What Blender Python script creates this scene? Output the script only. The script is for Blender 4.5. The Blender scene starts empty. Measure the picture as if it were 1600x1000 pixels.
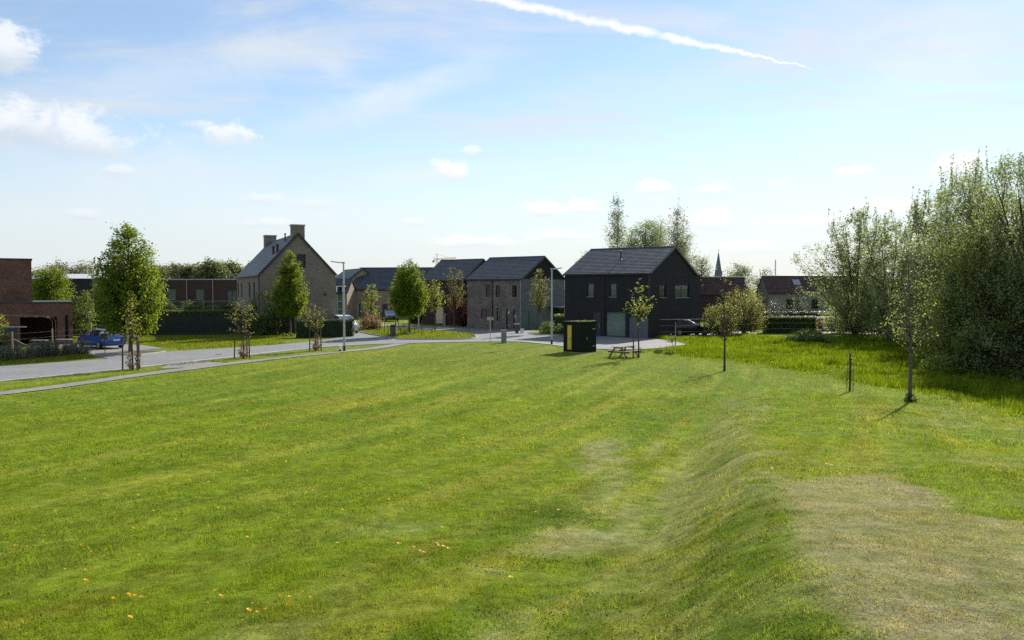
import bpy, bmesh, math, random
import numpy as np
from mathutils import Vector, Matrix
from mathutils.geometry import tessellate_polygon

R = math.radians
scn = bpy.context.scene
COL = scn.collection

# ------------------------------------------------------------------ camera
cam_d = bpy.data.cameras.new('camera')
cam = bpy.data.objects.new('camera', cam_d)
COL.objects.link(cam)
cam.location = (0, 0, 4.7)
cam.rotation_euler = (R(90) - math.atan(50 / 1230), 0, 0)
cam_d.sensor_width = 36
cam_d.lens = 36 * 1230 / 1600
cam_d.clip_start = 0.1
cam_d.clip_end = 6000
scn.camera = cam

# ------------------------------------------------------------------ sky, sun, exposure
SUN_AZ, SUN_EL = R(32), R(32.5)          # azimuth measured from +Y towards +X
scn.view_settings.view_transform = 'Standard'
scn.view_settings.look = 'None'
scn.view_settings.gamma = 1
scn.view_settings.use_curve_mapping = False
scn.view_settings.exposure = 0.65
scn.cycles.max_bounces = 8
scn.cycles.transparent_max_bounces = 12
scn.cycles.use_denoising = False

sun_d = bpy.data.lights.new('sun', 'SUN')
sun_d.energy = 5.0
sun_d.angle = R(0.55)
sun_d.color = (1.0, 0.95, 0.86)
sun = bpy.data.objects.new('sun', sun_d)
COL.objects.link(sun)
sdir = Vector((math.cos(SUN_EL) * math.sin(SUN_AZ), math.cos(SUN_EL) * math.cos(SUN_AZ), math.sin(SUN_EL)))
sun.rotation_euler = sdir.to_track_quat('Z', 'Y').to_euler()
sun.location = (30, 40, 60)


class NT:
    """small helper round a node tree"""
    def __init__(s, tree):
        s.t = tree
        s.n = tree.nodes
        s.l = tree.links

    def new(s, typ, **kw):
        n = s.n.new(typ)
        for k, v in kw.items():
            setattr(n, k, v)
        return n

    def put(s, sock, v):
        if isinstance(v, bpy.types.NodeSocket):
            s.l.new(v, sock)
        elif v is not None:
            sock.default_value = v

    def math(s, op, a, b=None, c=None, clamp=False):
        n = s.new('ShaderNodeMath', operation=op, use_clamp=clamp)
        s.put(n.inputs[0], a)
        s.put(n.inputs[1], b)
        if c is not None:
            s.put(n.inputs[2], c)
        return n.outputs[0]

    def ss(s, v, a, b, lo=0.0, hi=1.0):
        n = s.new('ShaderNodeMapRange', interpolation_type='SMOOTHSTEP')
        s.put(n.inputs['Value'], v)
        for k, q in (('From Min', a), ('From Max', b), ('To Min', lo), ('To Max', hi)):
            s.put(n.inputs[k], q)
        return n.outputs[0]

    def mix(s, f, a, b, typ='MIX'):
        n = s.new('ShaderNodeMix', data_type='RGBA', blend_type=typ)
        s.put(n.inputs[0], f)
        s.put(n.inputs[6], (*a, 1) if isinstance(a, tuple) and len(a) == 3 else a)
        s.put(n.inputs[7], (*b, 1) if isinstance(b, tuple) and len(b) == 3 else b)
        return n.outputs[2]

    def noise(s, vec, scale, detail=4, rough=.55, dist=0.0, out=0):
        n = s.new('ShaderNodeTexNoise')
        s.put(n.inputs['Vector'], vec)
        n.inputs['Scale'].default_value = scale
        n.inputs['Detail'].default_value = detail
        n.inputs['Roughness'].default_value = rough
        n.inputs['Distortion'].default_value = dist
        return n.outputs[out]

    def comb(s, x, y, z):
        n = s.new('ShaderNodeCombineXYZ')
        for i, v in enumerate((x, y, z)):
            s.put(n.inputs[i], v)
        return n.outputs[0]


def azel(px, py):
    """a direction of the sky as azimuth and elevation, from where it stood in the picture"""
    th = math.atan(50 / 1230)
    u, v = (px - 800) / 1230, (500 - py) / 1230
    d = Vector((u, math.cos(th) + v * math.sin(th), -math.sin(th) + v * math.cos(th))).normalized()
    return math.atan2(d.x, d.y), math.asin(d.z), d


def build_world():
    w = bpy.data.worlds.new('World')
    scn.world = w
    w.use_nodes = True
    T = NT(w.node_tree)
    T.n.clear()
    sky = T.new('ShaderNodeTexSky', sky_type='NISHITA', sun_disc=False)
    sky.sun_elevation = SUN_EL
    sky.sun_rotation = SUN_AZ
    sky.air_density = 1.0
    sky.dust_density = 0.05
    sky.ozone_density = 1.6
    geo = T.new('ShaderNodeTexCoord')
    sep = T.new('ShaderNodeSeparateXYZ')
    T.l.new(geo.outputs['Generated'], sep.inputs[0])
    X, Y, Z = sep.outputs
    az = T.math('ARCTAN2', X, Y)
    el = T.math('ARCSINE', Z)
    elp = T.math('MAXIMUM', el, 0.0)
    # cirrus veil on a high flat layer
    inv = T.math('DIVIDE', 1.0, T.math('ADD', T.math('MAXIMUM', Z, 0.0), 0.12))
    pl = T.comb(T.math('MULTIPLY', X, inv), T.math('MULTIPLY', Y, inv), 0.0)
    mp = T.new('ShaderNodeMapping')
    T.l.new(pl, mp.inputs[0])
    mp.inputs['Rotation'].default_value = (0, 0, R(28))
    mp.inputs['Location'].default_value = (3.1, .6, 0)
    mp.inputs['Scale'].default_value = (.62, 1.7, 1)
    n1 = T.noise(mp.outputs[0], 1.1, 7, .58, .5)
    n2 = T.noise(mp.outputs[0], 3.2, 6, .6, .8)
    cir = T.math('ADD', T.math('MULTIPLY', n1, .75), T.math('MULTIPLY', n2, .25))
    cir = T.ss(cir, .42, .66)
    low = T.ss(elp, .0, .25, 1.0, 0.0)                      # thicker towards the horizon, where one looks along the layer
    veil = T.math('ADD', T.math('MULTIPLY', T.math('MULTIPLY', cir, T.ss(elp, .10, .24)),   .75), .10)
    veil = T.math('ADD', veil, T.math('MULTIPLY', T.math('POWER', low, 1.2), .80), clamp=True)
    base = sky.outputs[0]
    # clouds are lit by the same sun: brighter towards it
    dotn = T.new('ShaderNodeVectorMath', operation='DOT_PRODUCT')
    T.l.new(geo.outputs['Generated'], dotn.inputs[0])
    dotn.inputs[1].default_value = sdir
    sunw = T.ss(dotn.outputs['Value'], .1, .98)
    veilcol = T.mix(sunw, (4.5, 4.9, 5.3), (5.05, 5.25, 5.4))
    c = T.mix(veil, base, veilcol)
    # small cumulus: noise-eaten ellipses
    clouds = [(14, 84, 46, 30, .9), (50, 205, 112, 34, .9), (140, 226, 52, 22, .8), (356, 212, 38, 22, .95), (320, 198, 30, 12, .6),
              (415, 312, 30, 11, .6), (705, 272, 26, 22, 1.), (735, 236, 18, 10, .7), (650, 348, 26, 9, .6), (1030, 295, 32, 13, 1.),
              (1100, 298, 34, 9, .8), (850, 330, 34, 13, .9), (920, 328, 40, 14, .9), (1215, 287, 17, 6, .8), (1340, 270, 30, 10, 1.),
              (1110, 348, 60, 20, .8), (1490, 268, 30, 24, 1.), (1285, 350, 60, 16, .7), (740, 380, 70, 12, .7), (500, 320, 40, 12, .4),
              (880, 372, 60, 16, .6), (190, 268, 22, 8, .5), (430, 350, 40, 10, .5), (125, 335, 18, 9, .5), (1390, 330, 60, 18, .6), (1180, 390, 70, 14, .6)]
    vec = T.comb(az, T.math('MULTIPLY', el, 1.5), 0.3)
    nb = T.noise(vec, 22, 7, .62, .3)
    nb2 = T.noise(vec, 75, 4, .6)
    dis = T.math('ADD', T.math('MULTIPLY', T.math('SUBTRACT', nb, .5), 2.9), T.math('MULTIPLY', T.math('SUBTRACT', nb2, .5), .8))
    dens, top = None, None
    for (px, py, rx, ry, st) in clouds:
        a, e, _ = azel(px, py)
        dx = T.math('DIVIDE', T.math('SUBTRACT', az, a), rx / 1180)
        dy = T.math('DIVIDE', T.math('SUBTRACT', el, e), ry / 1180)
        flat = T.math('MULTIPLY', T.math('MINIMUM', dy, 0.0), .35)
        d = T.math('SQRT', T.math('ADD', T.math('MULTIPLY', dx, dx), T.math('MULTIPLY', dy, dy)))
        d = T.math('SUBTRACT', T.math('ADD', d, dis), flat)
        m = T.ss(d, .42, 1.22, st, 0.0)
        h = T.math('MULTIPLY', T.ss(T.math('ADD', dy, T.math('MULTIPLY', dis, -.45)), -.45, .55), m)
        dens = m if dens is None else T.math('MAXIMUM', dens, m)
        top = h if top is None else T.math('MAXIMUM', top, h)
    shade = T.mix(sunw, (3.7, 4.15, 4.75), (5.8, 6.1, 6.3))
    lit = T.mix(sunw, (5.9, 6.0, 6.1), (7.6, 7.6, 7.6))
    cc = T.mix(T.math('DIVIDE', top, T.math('MAXIMUM', dens, .05), clamp=True), shade, lit)
    c = T.mix(T.math('MULTIPLY', dens, .88), c, cc)
    # long thin streaks of cirrus
    nw = T.noise(T.comb(T.math('MULTIPLY', az, 5.0), T.math('MULTIPLY', el, 9.0), 1.7), 1.6, 7, .62, .6)
    nw2 = T.noise(T.comb(az, el, 4.0), 26, 5, .65, .4)
    streaks = [(400, 48, 610, 150, 20, .34), (450, 205, 770, 100, 34, .46), (40, 175, 540, 62, 46, .30), (1290, 175, 1640, 20, 85, .36), (-60, 300, 430, 262, 80, .36),
               (520, 290, 745, 264, 20, .36), (1050, 70, 1160, 5, 18, .24), (960, 150, 1230, 90, 30, .16), (200, 330, 700, 345, 34, .30)]
    wis = None
    for (x0, y0, x1, y1, wd, st) in streaks:
        a0, e0, _ = azel(x0, y0)
        a1, e1, _ = azel(x1, y1)
        L = math.hypot(a1 - a0, e1 - e0)
        ux, uy = (a1 - a0) / L, (e1 - e0) / L
        qx, qy = T.math('SUBTRACT', az, a0), T.math('SUBTRACT', el, e0)
        al = T.math('ADD', T.math('MULTIPLY', qx, ux), T.math('MULTIPLY', qy, uy))
        ac = T.math('ABSOLUTE', T.math('ADD', T.math('SUBTRACT', T.math('MULTIPLY', qx, uy), T.math('MULTIPLY', qy, ux)), T.math('MULTIPLY', T.math('SUBTRACT', nw, .5), wd / 500)))
        m = T.math('MULTIPLY', T.ss(ac, 0.0, wd / 1050, st, 0.0), T.math('MULTIPLY', T.ss(al, -.08, .12), T.ss(al, L + .08, L - .12)))
        wis = m if wis is None else T.math('MAXIMUM', wis, m)
    wis = T.math('MULTIPLY', wis, T.ss(T.math('ADD', T.math('MULTIPLY', nw, .6), T.math('MULTIPLY', nw2, .4)), .30, .62, .35, 1.25), clamp=True)
    c = T.mix(wis, c, T.mix(sunw, (5.2, 5.5, 5.8), (6.0, 6.2, 6.3)))
    # the vapour trail: a band along the great circle through two directions
    _, _, d0 = azel(664, -24)
    _, _, d1 = azel(1290, 111)
    nrm = d0.cross(d1).normalized()
    if nrm.z < 0:
        nrm = -nrm
    ax = (d1 - d0).normalized()
    dn = T.new('ShaderNodeVectorMath', operation='DOT_PRODUCT')
    T.l.new(geo.outputs['Generated'], dn.inputs[0])
    dn.inputs[1].default_value = nrm
    da = T.new('ShaderNodeVectorMath', operation='DOT_PRODUCT')
    T.l.new(geo.outputs['Generated'], da.inputs[0])
    da.inputs[1].default_value = ax
    s0, s1 = d0.dot(ax), d1.dot(ax)
    par = T.math('DIVIDE', T.math('SUBTRACT', da.outputs['Value'], s0), s1 - s0)
    nv = T.noise(geo.outputs['Generated'], 60, 5, .65)
    wv = T.math('MULTIPLY', T.math('SUBTRACT', nv, .5), .0135)
    off = T.math('ABSOLUTE', T.math('ADD', dn.outputs['Value'], wv))
    wid = T.math('MULTIPLY', T.ss(par, 1.02, .55), .0058)
    band = T.math('SUBTRACT', 1.0, T.math('DIVIDE', off, T.math('ADD', wid, .0006)), clamp=True)
    band = T.math('MULTIPLY', T.math('POWER', band, .9), T.math('MULTIPLY', T.ss(par, 1.0, .93), T.ss(par, -.9, -.3)))
    gaps = T.ss(T.noise(geo.outputs['Generated'], 24, 3), .30, .5, .45, 1.0)
    c = T.mix(T.math('MULTIPLY', band, gaps), c, (7.2, 7.2, 7.2))
    bg = T.new('ShaderNodeBackground')
    T.l.new(c, bg.inputs[0])
    bg.inputs[1].default_value = 0.10
    out = T.new('ShaderNodeOutputWorld')
    T.l.new(bg.outputs[0], out.inputs[0])
    w.cycles.sampling_method = 'MANUAL'
    w.cycles.sample_map_resolution = 1024


build_world()


# ------------------------------------------------------------------ materials
def new_mat(name):
    m = bpy.data.materials.new(name)
    m.use_nodes = True
    T = NT(m.node_tree)
    T.n.clear()
    out = T.new('ShaderNodeOutputMaterial')
    return m, T, out


def bsdf(T, out, col, rough=.7, metal=0.0, spec=.5, bump=None, bstr=.3, bdist=.02):
    b = T.new('ShaderNodeBsdfPrincipled')
    T.put(b.inputs['Base Color'], (*col, 1) if isinstance(col, tuple) and len(col) == 3 else col)
    T.put(b.inputs['Roughness'], rough)
    b.inputs['Metallic'].default_value = metal
    b.inputs['Specular IOR Level'].default_value = spec
    if bump is not None:
        n = T.new('ShaderNodeBump')
        n.inputs['Strength'].default_value = bstr
        n.inputs['Distance'].default_value = bdist
        T.put(n.inputs['Height'], bump)
        T.l.new(n.outputs[0], b.inputs['Normal'])
    T.l.new(b.outputs[0], out.inputs[0])
    return b


def plain(name, col, rough=.6, metal=0.0, var=.18, scale=3.0, spec=.5):
    m, T, out = new_mat(name)
    tc = T.new('ShaderNodeTexCoord')
    n = T.noise(tc.outputs['Object'], scale, 5, .6)
    n2 = T.noise(tc.outputs['Object'], scale * 14, 3, .6)
    f = T.math('ADD', T.math('MULTIPLY', n, .65), T.math('MULTIPLY', n2, .35))
    c = T.mix(T.ss(f, .3, .7), tuple(v * (1 - var) for v in col), tuple(min(1, v * (1 + var)) for v in col))
    bsdf(T, out, c, T.ss(f, .3, .7, max(.03, rough - .08), min(1, rough + .08)), metal, spec, n2, .12, .01)
    return m


def brick(name, c1, c2, mortar, big=.35, bw=.215, bh=.065):
    """courses of brick on walls that run along the local x or y axis"""
    m, T, out = new_mat(name)
    tc = T.new('ShaderNodeTexCoord')
    sp = T.new('ShaderNodeSeparateXYZ')
    T.l.new(tc.outputs['Object'], sp.inputs[0])
    vec = T.comb(T.math('ADD', sp.outputs[0], sp.outputs[1]), sp.outputs[2], 0.0)
    b = T.new('ShaderNodeTexBrick')
    T.l.new(vec, b.inputs['Vector'])
    b.inputs['Color1'].default_value = (*c1, 1)
    b.inputs['Color2'].default_value = (*c2, 1)
    b.inputs['Mortar'].default_value = (*mortar, 1)
    b.inputs['Scale'].default_value = 1
    b.inputs['Mortar Size'].default_value = .009
    b.inputs['Mortar Smooth'].default_value = .3
    b.inputs['Bias'].default_value = -.1
    b.inputs['Brick Width'].default_value = bw
    b.inputs['Row Height'].default_value = bh
    n = T.noise(vec, .9, 4, .6)
    n2 = T.noise(vec, 5.5, 3, .7)
    f = T.math('ADD', T.math('MULTIPLY', n, .4), T.math('MULTIPLY', n2, .6))
    k = T.ss(f, .3, .7, 1 - big, 1 + big)
    c = T.mix(1.0, b.outputs['Color'], T.comb(k, k, k), 'MULTIPLY')
    bsdf(T, out, c, .85, 0, .25, T.math('ADD', b.outputs['Fac'], T.math('MULTIPLY', n2, -.6)), .5, -.012)
    return m


def tiles(name, col, var=.3, rough=.5, w=.3):
    m, T, out = new_mat(name)
    tc = T.new('ShaderNodeTexCoord')
    sp = T.new('ShaderNodeSeparateXYZ')
    T.l.new(tc.outputs['Object'], sp.inputs[0])
    vec = T.comb(sp.outputs[1], T.math('MULTIPLY', sp.outputs[2], 1.6), 0.0)
    b = T.new('ShaderNodeTexBrick')
    T.l.new(vec, b.inputs['Vector'])
    b.inputs['Color1'].default_value = (*[v * (1 - var) for v in col], 1)
    b.inputs['Color2'].default_value = (*[v * (1 + var) for v in col], 1)
    b.inputs['Mortar'].default_value = (*[v * .3 for v in col], 1)
    b.inputs['Scale'].default_value = 1
    b.inputs['Mortar Size'].default_value = .006
    b.inputs['Brick Width'].default_value = w
    b.inputs['Row Height'].default_value = .3
    n = T.noise(tc.outputs['Object'], 1.4, 5, .6)
    k = T.ss(n, .3, .7, .75, 1.25)
    c = T.mix(1.0, b.outputs['Color'], T.comb(k, k, k), 'MULTIPLY')
    bsdf(T, out, c, T.ss(n, .3, .7, rough - .07, rough + .1), 0, .5, n, .1, .02)
    return m


def leaf_mat(name, col, tcol, trans=.45, var=.35, rough=.5, spec=.35):
    """leaves: diffuse + light shining through; 'tint' differs from leaf to leaf"""
    m, T, out = new_mat(name)
    at = T.new('ShaderNodeAttribute', attribute_name='tint')
    f = at.outputs['Fac']
    c = T.mix(f, tuple(v * (1 - var) for v in col), tuple(v * (1 + var) for v in col))
    t = T.mix(f, tuple(v * (1 - var) for v in tcol), tuple(v * (1 + var) for v in tcol))
    b = T.new('ShaderNodeBsdfPrincipled')
    T.l.new(c, b.inputs['Base Color'])
    b.inputs['Roughness'].default_value = rough
    b.inputs['Specular IOR Level'].default_value = spec
    tr = T.new('ShaderNodeBsdfTranslucent')
    T.l.new(t, tr.inputs[0])
    mx = T.new('ShaderNodeMixShader')
    mx.inputs[0].default_value = trans
    T.l.new(b.outputs[0], mx.inputs[1])
    T.l.new(tr.outputs[0], mx.inputs[2])
    T.l.new(mx.outputs[0], out.inputs[0])
    return m


def glass_mat(name, tint=(.75, .85, .85), refl=.25):
    m, T, out = new_mat(name)
    tr = T.new('ShaderNodeBsdfTransparent')
    tr.inputs[0].default_value = (*tint, 1)
    gl = T.new('ShaderNodeBsdfGlossy')
    gl.inputs['Roughness'].default_value = .03
    gl.inputs[0].default_value = (.9, .95, 1, 1)
    fr = T.new('ShaderNodeFresnel')
    fr.inputs[0].default_value = 1.5
    f = T.math('ADD', T.math('MULTIPLY', fr.outputs[0], .35), refl * .03, clamp=True)
    mx = T.new('ShaderNodeMixShader')
    T.l.new(f, mx.inputs[0])
    T.l.new(tr.outputs[0], mx.inputs[1])
    T.l.new(gl.outputs[0], mx.inputs[2])
    T.l.new(mx.outputs[0], out.inputs[0])
    return m


def paint_mat(name, col, rough=.25, metal=.3):
    m, T, out = new_mat(name)
    tc = T.new('ShaderNodeTexCoord')
    n = T.noise(tc.outputs['Object'], 4, 4, .6)
    b = bsdf(T, out, T.mix(T.ss(n, .3, .7), tuple(v * .9 for v in col), col), rough, metal, .5)
    b.inputs['Coat Weight'].default_value = .7
    b.inputs['Coat Roughness'].default_value = .06
    return m


def asphalt_mat(name, col, warm):
    m, T, out = new_mat(name)
    tc = T.new('ShaderNodeTexCoord')
    a = T.noise(tc.outputs['Object'], .35, 6, .6)
    b = T.noise(tc.outputs['Object'], 2.5, 5, .7)
    g = T.noise(tc.outputs['Object'], 60, 2, .6)
    c = T.mix(T.ss(a, .35, .65), col, warm)
    k = T.math('ADD', T.ss(b, .3, .7, .82, 1.12), T.math('MULTIPLY', T.math('SUBTRACT', g, .5), .5))
    c = T.mix(1.0, c, T.comb(k, k, k), 'MULTIPLY')
    bsdf(T, out, c, .8, 0, .3, g, .3, .01)
    return m


def ground_mat(name):
    """soil and sward: the colour of the sward is kept on the mesh, the fine structure is noise"""
    m, T, out = new_mat(name)
    tc = T.new('ShaderNodeTexCoord')
    at = T.new('ShaderNodeAttribute', attribute_name='sward')
    n = T.noise(tc.outputs['Object'], 5.0, 7, .68)
    f = T.noise(tc.outputs['Object'], 38, 5, .7)
    st = T.new('ShaderNodeMapping')
    T.l.new(tc.outputs['Object'], st.inputs[0])
    st.inputs['Scale'].default_value = (1, 1, 1)
    k = T.math('MULTIPLY', T.ss(n, .28, .72, .72, 1.25), T.ss(f, .25, .75, .62, 1.36))
    c = T.mix(1.0, at.outputs['Color'], T.comb(k, k, k), 'MULTIPLY')
    h = T.math('ADD', T.math('MULTIPLY', n, .6), f)
    bsdf(T, out, c, .95, 0, .04, h, .8, .05)
    return m


def grass_mat(name):
    m, T, out = new_mat(name)
    at = T.new('ShaderNodeAttribute', attribute_name='sward')
    b = T.new('ShaderNodeBsdfPrincipled')
    T.l.new(at.outputs['Color'], b.inputs['Base Color'])
    b.inputs['Roughness'].default_value = .6
    b.inputs['Specular IOR Level'].default_value = .06
    tr = T.new('ShaderNodeBsdfTranslucent')
    T.l.new(T.mix(1.0, at.outputs['Color'], (1.35, 1.3, .7), 'MULTIPLY'), tr.inputs[0])
    mx = T.new('ShaderNodeMixShader')
    mx.inputs[0].default_value = .45
    T.l.new(b.outputs[0], mx.inputs[1])
    T.l.new(tr.outputs[0], mx.inputs[2])
    T.l.new(mx.outputs[0], out.inputs[0])
    return m


def screen_mat(name, col, clear):
    """woven privacy mesh: opaque threads, some light through"""
    m, T, out = new_mat(name)
    b = T.new('ShaderNodeBsdfPrincipled')
    b.inputs['Base Color'].default_value = (*col, 1)
    b.inputs['Roughness'].default_value = .8
    tr = T.new('ShaderNodeBsdfTransparent')
    mx = T.new('ShaderNodeMixShader')
    mx.inputs[0].default_value = clear
    T.l.new(b.outputs[0], mx.inputs[1])
    T.l.new(tr.outputs[0], mx.inputs[2])
    T.l.new(mx.outputs[0], out.inputs[0])
    return m


M = {}
M['ground'] = ground_mat('sward_ground')
M['blade'] = grass_mat('grass_blades')
M['asphalt'] = asphalt_mat('asphalt', (.175, .175, .178), (.205, .203, .2))
M['path'] = asphalt_mat('path_gravel', (.19, .18, .165), (.23, .215, .19))
M['paver'] = asphalt_mat('brown_pavers', (.14, .105, .09), (.19, .15, .125))
M['kerb'] = plain('kerb_concrete', (.36, .35, .33), .85, 0, .2)
M['soil'] = plain('soil', (.07, .045, .03), .95, 0, .4)
M['brick_red'] = brick('red_brown_brick', (.19, .062, .042), (.085, .04, .036), (.15, .12, .105), .4)
M['brick_beige'] = brick('beige_brick', (.27, .215, .17), (.18, .147, .12), (.22, .19, .165), .25)
M['brick_tan'] = brick('tan_brick', (.34, .25, .17), (.24, .18, .125), (.30, .25, .2), .22)
M['brick_grey'] = brick('grey_mottled_brick', (.24, .205, .17), (.105, .092, .08), (.17, .155, .14), .5)
M['brick_bluegrey'] = brick('blue_grey_brick', (.17, .175, .185), (.12, .125, .135), (.13, .13, .14), .25)
M['brick_black'] = brick('black_brick', (.030, .029, .031), (.022, .021, .024), (.024, .023, .024), .25)
M['brick_plum'] = brick('plum_brick', (.07, .036, .033), (.05, .03, .03), (.06, .045, .04), .3)
M['slate'] = tiles('slate_roof_tiles', (.062, .066, .076), .22, .48)
M['slate2'] = tiles('blue_slate_roof_tiles', (.05, .057, .07), .22, .5)
M['rooftile'] = tiles('brown_roof_tiles', (.065, .036, .03), .3, .85)
M['trim'] = plain('anthracite_metal', (.03, .032, .036), .45, .2)
M['dark_clad'] = plain('black_slate_cladding', (.02, .021, .026), .85, 0, .18, 3, .15)
M['zinc'] = plain('zinc', (.30, .32, .34), .42, .6)
M['galv'] = plain('galvanised_steel', (.42, .43, .44), .45, .5)
M['white'] = plain('white_paint', (.78, .78, .76), .5, 0, .06)
M['cream'] = plain('grey_beige_render', (.19, .17, .15), .85)
M['flatroof'] = plain('pale_roofing', (.42, .44, .46), .6)
M['wood'] = plain('weathered_wood', (.17, .12, .08), .8, 0, .35, 6)
M['woodgrey'] = plain('grey_weathered_wood', (.23, .2, .165), .8, 0, .3, 6)
M['woodpost'] = plain('yellow_pine_post', (.36, .24, .11), .75, 0, .3, 8)
M['darkwood'] = plain('dark_stake_wood', (.065, .05, .04), .85, 0, .35, 8)
M['bark'] = plain('bark', (.10, .08, .062), .9, 0, .4, 9)
M['bark_dark'] = plain('dark_bark', (.055, .046, .04), .9, 0, .4, 9)
M['bark_pale'] = plain('pale_birch_bark', (.42, .40, .37), .8, 0, .35, 5)
M['boxgreen'] = plain('dark_green_cladding', (.013, .018, .012), .8, 0, .3, 5, .15)
M['yellow'] = plain('yellow_sign_paint', (.62, .44, .04), .5, 0, .1)
M['teal'] = plain('teal_door_paint', (.06, .11, .12), .5, 0, .12)
M['greycab'] = plain('grey_green_cabinet', (.19, .22, .205), .6, 0, .2, 2)
M['bin'] = plain('dark_grey_bin', (.06, .062, .066), .55)
M['garage'] = plain('grey_garage_boards', (.115, .115, .125), .6)
M['screen'] = screen_mat('dark_green_privacy_mesh', (.018, .024, .02), .26)
M['smoked'] = screen_mat('smoked_panel', (.05, .065, .07), .25)
M['glass'] = glass_mat('window_glass', (.72, .78, .76), .3)
M['carglass'] = glass_mat('car_glass', (.30, .38, .38), .5)
M['curtain'] = plain('pale_green_curtain', (.34, .38, .33), .9, 0, .1, 3)
M['interior_dark'] = plain('dark_interior_backing', (.03, .03, .032), .9)  # near-black colour standing in for the shade inside the houses
M['blind'] = plain('grey_blind', (.24, .255, .26), .8, 0, .1)
M['tyre'] = plain('tyre_rubber', (.02, .02, .02), .85)
M['rim'] = plain('alloy_rim', (.4, .4, .42), .35, .8)
M['blackplastic'] = plain('black_plastic', (.018, .018, .02), .5)
M['redlight'] = plain('red_lamp_glass', (.35, .015, .012), .2, 0, .05)
M['lampglass'] = plain('headlamp_glass', (.65, .68, .7), .12, 0, .05)
M['blue_paint'] = paint_mat('blue_car_paint', (.012, .085, .36))
M['black_paint'] = paint_mat('black_car_paint', (.012, .012, .016))
M['white_paint'] = paint_mat('pale_car_paint', (.62, .68, .72), .3, 0)
M['navy_paint'] = paint_mat('navy_car_paint', (.012, .018, .04))
M['red_paint'] = paint_mat('red_car_paint', (.42, .012, .015))
M['crane_red'] = plain('faded_crane_red', (.55, .2, .17), .6)
M['spire'] = plain('haze_blue_spire_slate', (.10, .12, .16), .6)  # slate grey with the blue of distant haze put into the colour
M['stone'] = plain('pale_stone', (.38, .35, .31), .85)
M['hornbeam'] = leaf_mat('hornbeam_leaf', (.10, .15, .014), (.29, .37, .018), .48, .35, .55, .15)
M['yellowleaf'] = leaf_mat('young_yellow_leaf', (.17, .17, .022), (.36, .34, .03), .45)
M['limeleaf'] = leaf_mat('lime_leaf', (.15, .19, .03), (.36, .40, .04), .5)
M['willow'] = leaf_mat('willow_leaf', (.19, .22, .11), (.34, .40, .13), .48, .4, .6, .12)
M['willowlime'] = leaf_mat('yellow_willow_leaf', (.17, .2, .06), (.32, .38, .07), .47, .4, .6, .12)
M['greenleaf'] = leaf_mat('bush_leaf', (.075, .115, .03), (.17, .24, .03), .42)
M['birchleaf'] = leaf_mat('birch_leaf', (.19, .21, .115), (.33, .37, .14), .45, .35, .55, .15)
M['hedge'] = leaf_mat('hedge_leaf', (.03, .055, .016), (.08, .12, .015), .3, .4, .4)
M['hedgelight'] = leaf_mat('light_hedge_leaf', (.10, .15, .03), (.22, .29, .03), .42)
M['olive'] = leaf_mat('olive_yellow_leaf', (.15, .15, .03), (.31, .3, .04), .45)
M['redleaf'] = leaf_mat('red_leaf', (.30, .06, .05), (.5, .10, .07), .4)
M['maroon'] = leaf_mat('maroon_leaf', (.045, .02, .018), (.10, .03, .025), .35, .4, .6, .1)
M['redgreen'] = leaf_mat('copper_leaf', (.19, .11, .05), (.35, .18, .06), .4)
M['lavender'] = leaf_mat('lavender_leaf', (.13, .14, .10), (.17, .18, .11), .3)
M['farleaf'] = leaf_mat('far_tree_leaf', (.10, .12, .045), (.20, .22, .05), .4)
M['farbare'] = leaf_mat('far_budding_twig', (.19, .18, .085), (.26, .24, .09), .4)
M['clover'] = leaf_mat('clover_leaf', (.085, .14, .022), (.16, .22, .025), .35, .35, .8, .03)
M['straw'] = leaf_mat('dry_straw', (.33, .29, .17), (.33, .28, .15), .3, .45, .85, .05)
M['petal'] = leaf_mat('dandelion_petal', (.72, .47, .01), (.72, .5, .01), .3, .2)


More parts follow.
